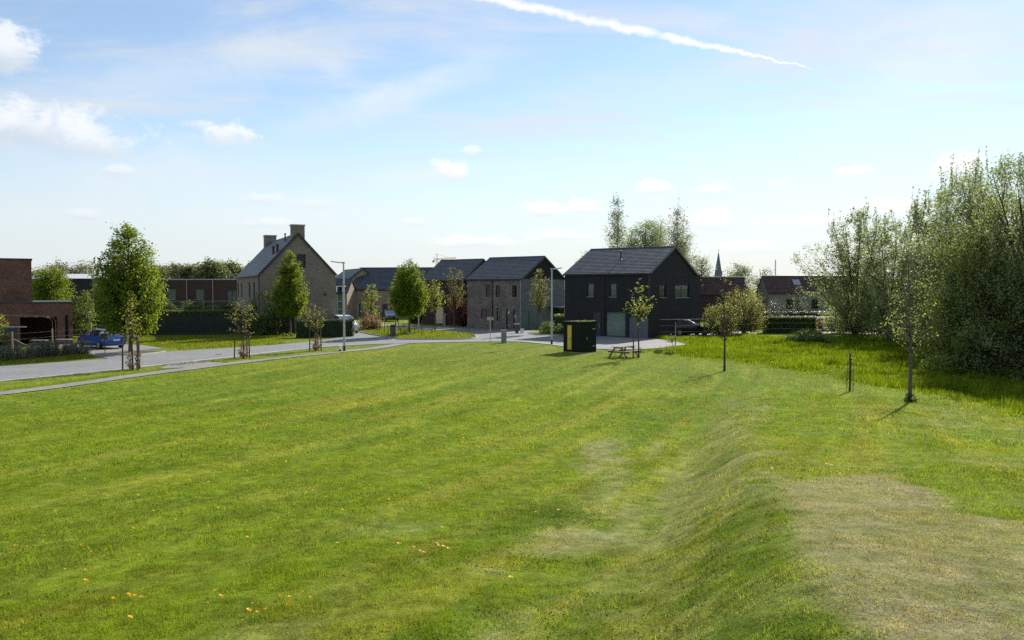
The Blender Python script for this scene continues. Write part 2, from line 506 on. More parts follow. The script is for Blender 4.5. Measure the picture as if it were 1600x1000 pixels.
# ------------------------------------------------------------------ mesh helpers
class MB:
    def __init__(s):
        s.v, s.f = [], []

    def add(s, vs, fs):
        o = len(s.v)
        s.v += [tuple(p) for p in vs]
        s.f += [tuple(i + o for i in f) for f in fs]
        return s

    def box(s, x0, x1, y0, y1, z0, z1):
        return s.add([(x0, y0, z0), (x1, y0, z0), (x1, y1, z0), (x0, y1, z0), (x0, y0, z1), (x1, y0, z1), (x1, y1, z1), (x0, y1, z1)],
                     [(3, 2, 1, 0), (4, 5, 6, 7), (0, 1, 5, 4), (1, 2, 6, 5), (2, 3, 7, 6), (3, 0, 4, 7)])

    def bar(s, a, b, w, t=None, up=(0, 0, 1)):
        """a rectangular bar from a to b"""
        a, b = Vector(a), Vector(b)
        t = w if t is None else t
        d = (b - a).normalized()
        u = Vector(up)
        if abs(d.dot(u)) > .98:
            u = Vector((1, 0, 0))
        sx = d.cross(u).normalized() * w / 2
        sy = sx.cross(d).normalized() * t / 2
        vs = [a - sx - sy, a + sx - sy, a + sx + sy, a - sx + sy, b - sx - sy, b + sx - sy, b + sx + sy, b - sx + sy]
        return s.add(vs, [(3, 2, 1, 0), (4, 5, 6, 7), (0, 1, 5, 4), (1, 2, 6, 5), (2, 3, 7, 6), (3, 0, 4, 7)])

    def tube(s, pts, rad, n=8, cap=True):
        pts = [Vector(p) for p in pts]
        if not hasattr(rad, '__len__'):
            rad = [rad] * len(pts)
        rings = []
        for i, p in enumerate(pts):
            d = (pts[min(i + 1, len(pts) - 1)] - pts[max(i - 1, 0)]).normalized()
            u = Vector((1, 0, 0)) if abs(d.x) < .8 else Vector((0, 1, 0))
            a = d.cross(u).normalized()
            b = d.cross(a).normalized()
            rings.append([p + (a * math.cos(2 * math.pi * k / n) + b * math.sin(2 * math.pi * k / n)) * rad[i] for k in range(n)])
        o = len(s.v)
        for r in rings:
            s.v += [tuple(q) for q in r]
        for i in range(len(pts) - 1):
            for k in range(n):
                s.f.append((o + i * n + k, o + i * n + (k + 1) % n, o + (i + 1) * n + (k + 1) % n, o + (i + 1) * n + k))
        if cap:
            s.f.append(tuple(o + k for k in range(n - 1, -1, -1)))
            s.f.append(tuple(o + (len(pts) - 1) * n + k for k in range(n)))
        return s

    def lathe(s, prof, n=16, c=(0, 0, 0)):
        """profile of (r, z) turned about the z axis"""
        o = len(s.v)
        for (r, z) in prof:
            for k in range(n):
                a = 2 * math.pi * k / n
                s.v.append((c[0] + r * math.cos(a), c[1] + r * math.sin(a), c[2] + z))
        for i in range(len(prof) - 1):
            for k in range(n):
                s.f.append((o + i * n + k, o + i * n + (k + 1) % n, o + (i + 1) * n + (k + 1) % n, o + (i + 1) * n + k))
        s.f.append(tuple(o + k for k in range(n - 1, -1, -1)))
        s.f.append(tuple(o + (len(prof) - 1) * n + k for k in range(n)))
        return s

    def build(s, name, mat, parent=None, loc=None, rz=0, smooth=False, label=None):
        me = bpy.data.meshes.new(name)
        me.from_pydata(s.v, [], s.f)
        me.validate()
        me.update()
        if mat is not None:
            me.materials.append(M[mat] if isinstance(mat, str) else mat)
        if smooth:
            me.polygons.foreach_set('use_smooth', [True] * len(me.polygons))
        o = bpy.data.objects.new(name, me)
        COL.objects.link(o)
        if parent is not None:
            o.parent = parent
        if loc is not None:
            o.location = loc
        o.rotation_euler.z = rz
        if label:
            o['label'] = label
        return o


def np_mesh(name, V, F, mat, parent=None, tint=None, colr=None, smooth=False):
    """mesh from numpy arrays; F is (n, k) with k = 3 or 4"""
    me = bpy.data.meshes.new(name)
    k = F.shape[1]
    me.vertices.add(len(V))
    me.vertices.foreach_set('co', np.ascontiguousarray(V, np.float32).ravel())
    me.loops.add(F.size)
    me.loops.foreach_set('vertex_index', np.ascontiguousarray(F, np.int32).ravel())
    me.polygons.add(len(F))
    me.polygons.foreach_set('loop_start', np.arange(0, F.size, k, dtype=np.int32))
    me.polygons.foreach_set('loop_total', np.full(len(F), k, np.int32))
    if smooth:
        me.polygons.foreach_set('use_smooth', np.ones(len(F), bool))
    if tint is not None:
        a = me.attributes.new('tint', 'FLOAT', 'POINT')
        a.data.foreach_set('value', np.ascontiguousarray(tint, np.float32))
    if colr is not None:
        a = me.attributes.new('sward', 'FLOAT_COLOR', 'POINT')
        a.data.foreach_set('color', np.ascontiguousarray(np.c_[colr, np.ones(len(colr))], np.float32).ravel())
    me.update(calc_edges=True)
    me.materials.append(M[mat] if isinstance(mat, str) else mat)
    o = bpy.data.objects.new(name, me)
    COL.objects.link(o)
    if parent is not None:
        o.parent = parent
    return o


def tag(o, label, cat, group=None):
    o['label'] = label
    o['category'] = cat
    if group:
        o['group'] = group
    return o


def thing(name, label, cat, loc=(0, 0, 0), rz=0, group=None):
    o = bpy.data.objects.new(name, None)
    COL.objects.link(o)
    o.empty_display_size = .3
    o.location = loc
    o.rotation_euler.z = rz
    return tag(o, label, cat, group)


def dup(root, loc, rz, label, scale=1.0, group=None):
    """a copy of a thing, its parts and their sub-parts (mesh data shared)"""
    def cp(o, par):
        c = o.copy()
        COL.objects.link(c)
        c.parent = par
        for ch in o.children:
            cp(ch, c)
        return c
    c = cp(root, None)
    c.location = loc
    c.rotation_euler.z = rz
    c.scale = (scale,) * 3 if not hasattr(scale, '__len__') else scale
    c['label'] = label
    if group:
        c['group'] = group
    return c


# ------------------------------------------------------------------ noise in numpy, terrain, sward colour
def sstep(t):
    t = np.clip(t, 0, 1)
    return t * t * (3 - 2 * t)


def vnoise(x, y, seed=0):
    xi, yi = np.floor(x).astype(np.int64), np.floor(y).astype(np.int64)
    fx, fy = x - xi, y - yi
    fx, fy = fx * fx * (3 - 2 * fx), fy * fy * (3 - 2 * fy)

    def h(a, b):
        n = (a * 374761393 + b * 668265263 + seed * 1442695041) & 0xFFFFFFFF
        n = ((n ^ (n >> 13)) * 1274126177) & 0xFFFFFFFF
        return ((n ^ (n >> 16)) & 0xFFFF) / 65535.0
    return (h(xi, yi) * (1 - fx) + h(xi + 1, yi) * fx) * (1 - fy) + (h(xi, yi + 1) * (1 - fx) + h(xi + 1, yi + 1) * fx) * fy


def fbm(x, y, sc, oct=4, seed=0, rough=.5):
    s, a, t = 0, 1., 0
    for i in range(oct):
        s = s + a * vnoise(x * sc + 17.3 * i, y * sc - 9.1 * i, seed + i)
        t += a
        a *= rough
        sc *= 2.03
    return s / t


def terrain(x, y):
    x = np.asarray(x, float)
    y = np.asarray(y, float)
    r = np.sqrt((.9 * x) ** 2 + np.maximum(y, -6) ** 2)
    zl = 2.5 * np.exp(-(r / 15) ** 1.5)
    yy = np.clip(y, -10, 60)
    xc = np.interp(yy, [-10, 0, 4, 10.7, 17, 24.6, 35, 45], [.4, 1.2, 2.0, 3.6, 5.4, 7.8, 11.5, 16])
    b = np.interp(yy, [0, 8, 15, 25, 32, 40], [.74, .76, .74, .54, .33, 0])
    w = np.interp(yy, [0, 10, 25, 40], [1.4, 1.75, 2.0, 2.7])
    wob = (fbm(x, y, .13, 2, 5) - .5) * .9
    z = zl + b * sstep((x - xc + w + wob) / w)
    near = np.exp(-(r / 30) ** 2)
    z = z + near * ((fbm(x, y, .35, 2, 11) - .5) * .07 + (fbm(x, y, 2.6, 3, 12) - .5) * .026 + (fbm(x, y, 5.5, 2, 13) - .5) * .036)
    xe = np.interp(yy, [-10, 10, 24, 31, 40, 50], [22, 18, 16.6, 16.3, 15.4, 12])
    return z * (1 - sstep((x - xe) / 4.5))


def tz(x, y):
    return float(terrain(x, y))


def poly_mask(x, y, P, soft):
    """1 inside polygon P, fading over soft metres across its edge"""
    x = np.asarray(x, float)
    y = np.asarray(y, float)
    ins = np.zeros(x.shape, bool)
    dist = np.full(x.shape, 1e9)
    n = len(P)
    for i in range(n):
        (x0, y0), (x1, y1) = P[i], P[(i + 1) % n]
        c = ((y0 > y) != (y1 > y))
        with np.errstate(divide='ignore', invalid='ignore'):
            xi = (x1 - x0) * (y - y0) / (y1 - y0 if y1 != y0 else 1e-9) + x0
        ins ^= c & (x < xi)
        dx, dy = x1 - x0, y1 - y0
        t = np.clip(((x - x0) * dx + (y - y0) * dy) / (dx * dx + dy * dy + 1e-12), 0, 1)
        dist = np.minimum(dist, np.hypot(x - x0 - t * dx, y - y0 - t * dy))
    sd = np.where(ins, dist, -dist)
    return sstep(sd / soft * .5 + .5)


def line_mask(x, y, P, wid, soft):
    dist = np.full(np.shape(x), 1e9)
    for i in range(len(P) - 1):
        (x0, y0), (x1, y1) = P[i], P[i + 1]
        dx, dy = x1 - x0, y1 - y0
        t = np.clip(((x - x0) * dx + (y - y0) * dy) / (dx * dx + dy * dy), 0, 1)
        dist = np.minimum(dist, np.hypot(x - x0 - t * dx, y - y0 - t * dy))
    return 1 - sstep((dist - wid) / soft)


DRY_PATCH = [(3.5, 10.2), (4.5, 11.2), (5.7, 11.7), (5.3, 9.6), (5.0, 8.3), (5.6, 7.7), (7.9, 8.6), (9, 6), (7, 2), (3, 0), (1.3, 2.2), (1.7, 3.7), (1.95, 4.7), (2.2, 5.8), (2.6, 7.2), (3.05, 8.6)]
MEADOW = [(11.4, 54.2), (13.5, 49.3), (14.7, 46.5), (15.6, 43.6), (16.4, 39), (16.6, 35), (16.5, 32), (15.6, 26.3), (15.2, 22.5), (15.6, 10), (40, 0), (75, 30), (80, 74), (45, 79), (13.2, 74.8), (13.0, 73), (14.6, 66), (14.0, 64), (11.6, 60.5), (9.5, 58.5)]


def meadow_mask(x, y):
    out = np.zeros(np.shape(x))
    k = (x > 8) & (y > -2)
    xk, yk = x[k], y[k]
    wob = (fbm(xk, yk, .5, 4, 91, .65) - .5) * 2.6
    out[k] = poly_mask(xk + wob, yk + wob, MEADOW, 2.2)
    return out


def sward(x, y):
    """colour of the turf (linear rgb) and how dry it is"""
    x = np.asarray(x, float)
    y = np.asarray(y, float)
    a = fbm(x, y, .16, 4, 21)
    b = fbm(x, y, .9, 4, 31, .6)
    c = fbm(x, y, 4.5, 3, 41, .6)
    # mower passes run away from the hill in long gentle curves
    u = x * .93 - y * .36 + .0035 * (y - 30) ** 2 * .36
    st = np.sin(u * 2 * math.pi / 2.3 + 2.2 * (fbm(u * .4, y * .06, 1, 2, 55) - .5) * 6)
    streak = fbm(u * 1.5, y * .07 + x * .03, 1, 4, 61)
    g = np.stack([.142 + 0 * x, .196 + 0 * x, .012 + 0 * x], -1)
    lush = np.array([.100, .155, .012])
    yel = np.array([.225, .235, .032])
    dryc = np.array([.305, .28, .145])
    earth = np.array([.17, .135, .09])

    def mixc(g, col, f):
        f = np.clip(f, 0, 1)[..., None]
        return g * (1 - f) + col * f
    g = mixc(g, lush, sstep((a - .45) / .25) * .55 + sstep((b - .5) / .3) * .55)
    g = mixc(g, yel, sstep((streak - .5) / .25) * .6 + sstep((.42 - b) / .2) * .4)
    g = g * (1 + .075 * st)[..., None]
    # dry ground: the trodden patch on the mound, the bank, a worn strip at its foot
    wx, wy = (fbm(x, y, .8, 4, 71) - .5) * 1.5, (fbm(x, y, .8, 4, 72) - .5) * 1.5
    dry = poly_mask(x + wx * .4, y + wy * .4, DRY_PATCH, .22) * (.66 + .5 * b)
    yy = np.clip(y, -10, 60)
    xc = np.interp(yy, [-10, 0, 4, 10.7, 17, 24.6, 35, 45], [.4, 1.2, 2.0, 3.6, 5.4, 7.8, 11.5, 16])
    bank = sstep((x + wx - xc + 2.3) / 1.0) * (1 - sstep((x + wx - xc + .15) / .5)) * np.interp(yy, [3, 8, 12, 28, 36], [.2, .4, .62, .6, 0])
    comb = fbm(x * .6 + y * .25, (y - x * .4) * 3.2, 1, 3, 76)
    dry = np.maximum(dry, bank * sstep((comb - .38) / .22) * .8)
    dry = np.maximum(dry, bank * sstep((fbm(x, y, 1.3, 4, 75) - .32) / .3) * .85)
    strip = line_mask(x + wx * .5, y + wy * .5, [(2.6, 22), (1.9, 16.5), (1.3, 12.2), (.85, 9.4), (.6, 7.4), (.4, 5)], .18, .75)
    dry = np.maximum(dry, strip * sstep((b - .34) / .3) * .72)
    foot = line_mask(x + wx, y + wy, [(4.6, 22), (2.9, 15), (1.7, 10)], .4, 1.3)
    dry = np.maximum(dry, foot * sstep((fbm(x * 2.2 - y * .6, y * .35, 1, 4, 77) - .42) / .2) * .5)
    spots = sstep((fbm(x, y, .55, 4, 78) - .60) / .12) * np.exp(-((x - .5) / 3) ** 2) * (y < 14)
    dry = np.maximum(dry, spots * .35)
    right = sstep((x - xc - 2) / 3) * sstep((fbm(x, y, .5, 4, 79) - .5) / .2) * .3 * (y < 45)
    dry = np.maximum(dry, right)
    tuft = line_mask(x + wx * .8, y + wy * .8, [(1.2, 3.6), (1.55, 4.6), (1.85, 5.8), (2.25, 7.2), (2.7, 8.6)], .05, .4) * sstep((fbm(x, y, 2.2, 3, 81) - .34) / .25)
    dry = dry * (1 - .9 * tuft)
    g = mixc(g, dryc, dry * (.7 + .5 * (c - .5)))
    g = mixc(g, earth, sstep((dry * (.4 + c) - .62) / .3) * .28)
    g = mixc(g, lush, tuft * .6)
    dark_spot = np.exp(-(((x - .6) / .9) ** 2 + ((y - 11.9) / 1.1) ** 2))  # round spot of darker green turf
    g = mixc(g, lush * .8, dark_spot * 1.0 * (dry < .3))
    md = meadow_mask(x, y)
    mcol = np.array([.13, .185, .012]) * (.6 + .8 * b)[..., None] * (.8 + .4 * a)[..., None]
    g = mixc(g, 0, md) + mcol * md[..., None]
    # the rough strip of lawn far from the hill is a touch paler
    g = mixc(g, np.array([.15, .175, .035]), sstep((y - 34) / 25) * .35 * (1 - md))
    g = g * (.66 + .68 * c)[..., None]
    return g, np.clip(dry, 0, 1), md


# ------------------------------------------------------------------ ground sheet
def build_ground():
    # polar sheet round the hill: fine in front, coarse behind, out to the horizon
    an = np.concatenate([np.linspace(-180, -46, 40, endpoint=False), np.linspace(-46, 46, 540, endpoint=False), np.linspace(46, 180, 40, endpoint=False)])
    an = np.radians(an)
    rr = np.concatenate([[.6], np.geomspace(1.2, 90, 370), np.geomspace(95, 3000, 26)])
    A, Rr = np.meshgrid(an, rr)
    x, y = (Rr * np.sin(A)).ravel(), (Rr * np.cos(A)).ravel()
    z = terrain(x, y)
    V = np.c_[x, y, z]
    na, nr = len(an), len(rr)
    i, j = np.meshgrid(np.arange(nr - 1), np.arange(na), indexing='ij')
    j2 = (j + 1) % na
    F = np.stack([i * na + j, i * na + j2, (i + 1) * na + j2, (i + 1) * na + j], -1).reshape(-1, 4)[:, ::-1]
    col, _, _ = sward(x, y)
    V = np.r_[V, [[0, 0, tz(0, 0)]]]
    col = np.r_[col, col[:1]]
    o = np_mesh('ground', V, F, 'ground', None, None, col, True)
    o['kind'] = 'structure'
    o['label'] = 'mown lawn and low grassy mound'
    return o


build_ground()


def sheet(name, P, z, mat, parent=None, thick=0.0, kind='structure'):
    """a flat polygon; with thick its sides go down that far"""
    mb = MB()
    vs = [Vector((p[0], p[1], z)) for p in P]
    tri = tessellate_polygon([vs])
    area = sum(P[i][0] * P[(i + 1) % len(P)][1] - P[(i + 1) % len(P)][0] * P[i][1] for i in range(len(P)))
    fs = []
    for t in tri:
        a, b, c = (vs[k] for k in t)
        fs.append(tuple(t) if (b - a).cross(c - a).z > 0 else tuple(reversed(t)))
    mb.add(vs, fs)
    if thick:
        n = len(P)
        lo = [(p[0], p[1], z - thick) for p in P]
        mb.add([tuple(v) for v in vs] + lo, [((i, n + i, n + (i + 1) % n, (i + 1) % n) if area > 0 else ((i + 1) % n, n + (i + 1) % n, n + i, i)) for i in range(n)])
    o = mb.build(name, mat, parent)
    if kind and parent is None:
        o['kind'] = kind
    return o


def smooth_line(P, n=6):
    out = []
    for i in range(len(P) - 1):
        p0, p1, p2, p3 = (Vector(P[max(i - 1, 0)]), Vector(P[i]), Vector(P[i + 1]), Vector(P[min(i + 2, len(P) - 1)]))
        for k in range(n):
            t = k / n
            out.append(.5 * ((2 * p1) + (-p0 + p2) * t + (2 * p0 - 5 * p1 + 4 * p2 - p3) * t * t + (-p0 + 3 * p1 - 3 * p2 + p3) * t ** 3))
    out.append(Vector(P[-1]))
    return [(p[0], p[1]) for p in out]


def offset_line(P, d):
    out = []
    for i in range(len(P)):
        a, b = Vector(P[max(i - 1, 0)]), Vector(P[min(i + 1, len(P) - 1)])
        t = (b - a).normalized()
        out.append((P[i][0] - t[1] * d, P[i][1] + t[0] * d))
    return out


NEAR_EDGE = smooth_line([(-44, 8), (-34, 26), (-25.7, 39.2), (-23.2, 43.7), (-21.25, 48), (-19.2, 52.6), (-17.2, 57.6), (-15, 61.9), (-12.5, 64.6), (-9.4, 66.3), (-5.5, 67.7), (-1.3, 68.6), (.6, 68.4), (2.4, 66.3), (4.1, 63.4), (6, 60.6), (9, 59.9), (11.5, 61.4), (14.3, 64.9)])
FAR = [(14.9, 67), (13.0, 72.6), (5.2, 79.6), (4.5, 82.2), (1.2, 87.3), (-5.3, 92.3), (-9.5, 95.8), (-20, 105.5), (-30, 114), (-34, 110), (-24, 101.5), (-20.5, 95), (-18.6, 84), (-16.1, 76), (-17.4, 69), (-19.7, 64.3), (-22.3, 61), (-25.2, 57.8), (-28.5, 57.9), (-29.6, 55), (-26.6, 51.8), (-30.6, 46.9), (-39, 32), (-50, 12)]
ROAD = NEAR_EDGE + FAR
sheet('road', ROAD, .030, 'asphalt', None, .05)
for side, (P, off) in enumerate([(NEAR_EDGE, .0)]):
    L0, L1 = P, offset_line(P, -.16)
    mb = MB()
    for i in range(len(P) - 1):
        a, b, c, d = L0[i], L0[i + 1], L1[i + 1], L1[i]
        mb.add([(a[0], a[1], .0), (b[0], b[1], .0), (c[0], c[1], .0), (d[0], d[1], .0), (a[0], a[1], .062), (b[0], b[1], .062), (c[0], c[1], .062), (d[0], d[1], .062)],
               [(4, 7, 6, 5), (0, 4, 5, 1), (3, 2, 6, 7)])
    o = mb.build('kerb', 'kerb')
    o['kind'] = 'structure'

G0, G1 = offset_line(NEAR_EDGE, .02), offset_line(NEAR_EDGE, .36)
mb = MB()
for i in range(len(G0) - 1):
    a, b, c, d = G0[i], G0[i + 1], G1[i + 1], G1[i]
    mb.add([(p[0], p[1], .0345) for p in (a, b, c, d)], [(0, 1, 2, 3)])
o = mb.build('gutter_strip', 'kerb')
o['kind'] = 'structure'
for (x, y, lab) in ((-20.6, 55.2, 'round iron manhole cover in the road by the leaning sapling guard'), (-.6, 74.5, 'round iron manhole cover in the road before the grey brick house'), (-16.6, 65.5, 'round iron manhole cover in the road by the dark clipped hedge')):
    t = thing('manhole_cover', lab, 'manhole', (x, y, .03))
    m = MB()
    m.lathe([(.36, 0), (.36, .010), (.30, .012)], 20)
    m.build('rim', 'kerb', t)
    m = MB()
    m.lathe([(.295, .0), (.295, .016), (.1, .019)], 20)
    m.build('lid', 'trim', t)

PATH = smooth_line([(-34, 12), (-26.5, 27.5), (-22.6, 34.6), (-21.1, 38.1), (-20.0, 42.2), (-18.4, 46.2), (-15.9, 52), (-12.2, 58.4), (-10.6, 61.2), (-9.2, 66.2)], 8)


def ribbon(name, P, w, z, mat):
    rnd = random.Random(4)
    A = offset_line(P, w / 2)
    B = offset_line(P, -w / 2)
    A = [(a[0] + rnd.uniform(-.05, .05), a[1] + rnd.uniform(-.05, .05)) for a in A]
    B = [(a[0] + rnd.uniform(-.05, .05), a[1] + rnd.uniform(-.05, .05)) for a in B]
    mb = MB()
    for i in range(len(P) - 1):
        q = [A[i], B[i], B[i + 1], A[i + 1]]
        mb.add([(p[0], p[1], tz(*p) + z) for p in q], [(0, 1, 2, 3)])
    o = mb.build(name, mat)
    o['kind'] = 'structure'
    return o


ribbon('footpath', PATH, 1.15, .035, 'path')
sheet('path_apron', [(-20.5, 45.6), (-18.6, 46.4), (-17.6, 49), (-20.3, 50.2), (-21.1, 48.4)], .0265, 'path')
sheet('driveway', [(-29.4, 54.9), (-28.3, 58.0), (-27.0, 61), (-30.5, 64.8), (-37, 66.2), (-37.3, 62.6), (-32.5, 59), (-30.6, 56)], .024, 'path')
sheet('tree_pit', [(-29.2, 55.3), (-25.9, 54.6), (-25.4, 57.2), (-28.4, 57.8)], .075, 'soil', None, .08)
pit = MB()
for a, b in zip([(-29.3, 55.2), (-25.8, 54.5), (-25.3, 57.3), (-28.5, 57.9)], [(-25.8, 54.5), (-25.3, 57.3), (-28.5, 57.9), (-29.3, 55.2)]):
    pit.bar((*a, .05), (*b, .05), .14, .12)
o = pit.build('kerb', 'kerb')
o['kind'] = 'structure'

ISLAND = smooth_line([(-10.2, 71.2), (-7, 70.9), (-4.4, 71.3), (-3.3, 73), (-3.3, 74.6), (-4.3, 79), (-8.2, 84), (-11, 87.5), (-15.3, 92), (-17.3, 89), (-16.6, 84.2), (-13.8, 78)], 6)
ISLAND = ISLAND[:-1] + smooth_line([(-13.8, 78), (-10.2, 71.2)], 3)[:-1]
o = sheet('kerb', offset_line(ISLAND + [ISLAND[0]], 0)[:-1], .125, 'kerb', None, .12)
cx, cy = sum(p[0] for p in ISLAND) / len(ISLAND), sum(p[1] for p in ISLAND) / len(ISLAND)
INNER = [(cx + (p[0] - cx) * .972, cy + (p[1] - cy) * .978) for p in ISLAND]


def turf_sheet(name, P, z):
    """a small grass area with its own sward colour"""
    bm = bmesh.new()
    vs = [bm.verts.new((p[0], p[1], z)) for p in P]
    f = bm.faces.new(vs)
    if f.normal.z < 0:
        f.normal_flip()
    bmesh.ops.triangulate(bm, faces=[f])
    bmesh.ops.subdivide_edges(bm, edges=bm.edges[:], cuts=3, use_grid_fill=True)
    me = bpy.data.meshes.new(name)
    bm.normal_update()
    for q in bm.faces:
        if q.normal.z < 0:
            q.normal_flip()
    bm.to_mesh(me)
    bm.free()
    co = np.array([v.co[:] for v in me.vertices])
    col, _, _ = sward(co[:, 0], co[:, 1])
    a = me.attributes.new('sward', 'FLOAT_COLOR', 'POINT')
    a.data.foreach_set('color', np.c_[col, np.ones(len(col))].astype(np.float32).ravel())
    me.materials.append(M['ground'])
    o = bpy.data.objects.new(name, me)
    COL.objects.link(o)
    o['kind'] = 'structure'
    return o


turf_sheet('grass_island', INNER, .150)
PLANT = [(1.6, 81.2), (2.0, 79.0), (4.6, 77.6), (5.6, 78.9), (3.6, 82.6)]
sheet('kerb', PLANT, .10, 'kerb', None, .1)
pcx, pcy = 3.5, 80
turf_sheet('planting_bed', [(pcx + (p[0] - pcx) * .93, pcy + (p[1] - pcy) * .93) for p in PLANT], .125)


# ------------------------------------------------------------------ grass blades
def blades(name, x, y, zb, length, width, lean, col, seed):
    rng = np.random.default_rng(seed)
    n = len(x)
    a = rng.uniform(0, 2 * np.pi, n)
    b = a + np.pi / 2 + rng.normal(0, .5, n)
    L = length * rng.uniform(.55, 1.25, n)
    ln = lean * rng.uniform(.3, 1.3, n)
    dx, dy = np.cos(a) * width / 2, np.sin(a) * width / 2
    tx, ty = np.cos(b) * np.sin(ln) * L, np.sin(b) * np.sin(ln) * L
    th = np.cos(ln) * L
    V = np.empty((n, 3, 3))
    V[:, 0] = np.c_[x - dx, y - dy, zb - .006]
    V[:, 1] = np.c_[x + dx, y + dy, zb - .006]
    V[:, 2] = np.c_[x + tx, y + ty, zb + th]
    F = np.arange(n * 3).reshape(-1, 3)
    c = col * rng.uniform(.5, 1.6, (n, 1)) * np.c_[rng.uniform(.85, 1.25, n), np.ones(n), rng.uniform(.7, 1.3, n)]
    o = np_mesh(name, V.reshape(-1, 3), F, 'blade', None, None, np.repeat(c, 3, 0))
    o['kind'] = 'stuff'
    return o


def scatter(n, r0, r1, a0, a1, seed):
    rng = np.random.default_rng(seed)
    r = np.sqrt(rng.uniform(r0 * r0, r1 * r1, n))
    a = np.radians(rng.uniform(a0, a1, n))
    return r * np.sin(a), r * np.cos(a)


def in_poly(x, y, P):
    return poly_mask(x, y, P, .02) > .5


def lawn_blades(name, n, r0, r1, L, W, seed):
    x, y = scatter(n, r0, r1, -39, 39, seed)
    col, dry, md = sward(x, y)
    keep = md < .5
    if r1 > 30:
        keep &= ~in_poly(x, y, ROAD)
        keep &= line_mask(x, y, PATH, .55, .12) < .5
    rng = np.random.default_rng(seed + 1)
    tall = .5 * fbm(x, y, 1.6, 2, 101) + .5 * fbm(x, y, 9.0, 2, 103)
    keep &= rng.uniform(0, 1, n) > .25 * sstep((tall - .6) / .2) * (dry > .3)
    x, y, col, dry, tall = x[keep], y[keep], col[keep], dry[keep], tall[keep]
    z = terrain(x, y)
    ln = np.where(rng.uniform(0, 1, len(x)) < .3 + .45 * dry, 1.25, .75)
    length = L * (.25 + 1.6 * sstep((tall - .3) / .4)) * (1 - .35 * dry)
    blades(name, x, y, z, length, W * rng.uniform(.7, 1.4, len(x)), ln, col * (.92 + .45 * tall)[:, None], seed + 2)


lawn_blades('grass', 340000, 3.0, 10.0, .029, .0052, 201)
lawn_blades('grass', 225000, 10.0, 20.0, .036, .0092, 211)
lawn_blades('grass', 160000, 20.0, 34.0, .05, .018, 221)
lawn_blades('grass', 70000, 34.0, 58.0, .055, .032, 231)


def meadow_blades():
    x, y = scatter(300000, 22, 82, 9, 44, 301)
    md = meadow_mask(x, y)
    k = md > np.random.default_rng(300).uniform(.1, .9, len(md))
    x, y = x[k], y[k]
    col, _, _ = sward(x, y)
    h = .07 + .30 * sstep((fbm(x, y, .3, 4, 305) - .48) / .25) + .22 * sstep((fbm(x, y, 1.3, 3, 306) - .4) / .4)
    h = h * (.3 + .7 * sstep((meadow_mask(x, y) - .3) / .7))
    rng = np.random.default_rng(307)
    blades('meadow_grass', x, y, terrain(x, y), h, .018 + .00042 * y * rng.uniform(.6, 1.5, len(x)), np.full(len(x), .45), col * np.array([1.1, 1.12, 1.]), 308)


meadow_blades()


def verge_blades():
    """unmown grass along the far verges, the field behind the road and the island"""
    xs, ys, hs = [], [], []
    rng = np.random.default_rng(401)
    for P, n, h in [([(-41, 74.5), (-21, 79), (-21.3, 72), (-19, 66), (-25, 59.6), (-34, 67.5), (-41, 69)], 26000, .16), (INNER, 14000, .14),
                    ([(-33, 46), (-30, 49.5), (-28.2, 53), (-30, 56), (-33.5, 60), (-37, 60), (-38, 50)], 12000, .14)]:
        bx = np.array(P)
        x = rng.uniform(bx[:, 0].min(), bx[:, 0].max(), n * 2)
        y = rng.uniform(bx[:, 1].min(), bx[:, 1].max(), n * 2)
        k = in_poly(x, y, P)
        if P is not INNER:
            k &= ~in_poly(x, y, ROAD)
        x, y = x[k][:n], y[k][:n]
        xs.append(x), ys.append(y), hs.append(np.full(len(x), h) + (.14 if P is INNER else 0) * 0)
        if P is INNER:
            zi = (sum(len(q) for q in xs[:-1]), sum(len(q) for q in xs))
    x, y, h = np.concatenate(xs), np.concatenate(ys), np.concatenate(hs)
    z = terrain(x, y)
    z[zi[0]:zi[1]] = .15
    col, _, _ = sward(x, y)
    blades('verge_grass', x, y, z, h * (.4 + 1.2 * fbm(x, y, .8, 3, 402)), np.full(len(x), .05), np.full(len(x), .5), col * 1.1, 403)


verge_blades()


# ------------------------------------------------------------------ buildings
def P_x0(s, z, d):       # the long front, plane x = 0; d goes into the house
    return (d, s, z)


def P_y0(s, z, d):       # the gable front, plane y = 0
    return (s, d, z)


def wall_face(mb, pl, s0, s1, z0, z1, holes, flip, depth=.14):
    ss = sorted({s0, s1, *[h[0] for h in holes], *[h[1] for h in holes]})
    zs = sorted({z0, z1, *[h[2] for h in holes], *[h[3] for h in holes]})
    ss = [s for s in ss if s0 <= s <= s1]
    zs = [z for z in zs if z0 <= z <= z1]

    def quad(a, b, c, d):
        mb.add([a, b, c, d], [(3, 2, 1, 0) if flip else (0, 1, 2, 3)])
    for i in range(len(ss) - 1):
        for j in range(len(zs) - 1):
            sm, zm = (ss[i] + ss[i + 1]) / 2, (zs[j] + zs[j + 1]) / 2
            if any(h[0] < sm < h[1] and h[2] < zm < h[3] for h in holes):
                continue
            quad(pl(ss[i], zs[j], 0), pl(ss[i + 1], zs[j], 0), pl(ss[i + 1], zs[j + 1], 0), pl(ss[i], zs[j + 1], 0))
    for (a, b, c, d) in [h[:4] for h in holes]:
        quad(pl(a, c, 0), pl(a, c, depth), pl(b, c, depth), pl(b, c, 0))
        quad(pl(a, d, 0), pl(b, d, 0), pl(b, d, depth), pl(a, d, depth))
        quad(pl(a, c, 0), pl(a, d, 0), pl(a, d, depth), pl(a, c, depth))
        quad(pl(b, c, 0), pl(b, c, depth), pl(b, d, depth), pl(b, d, 0))


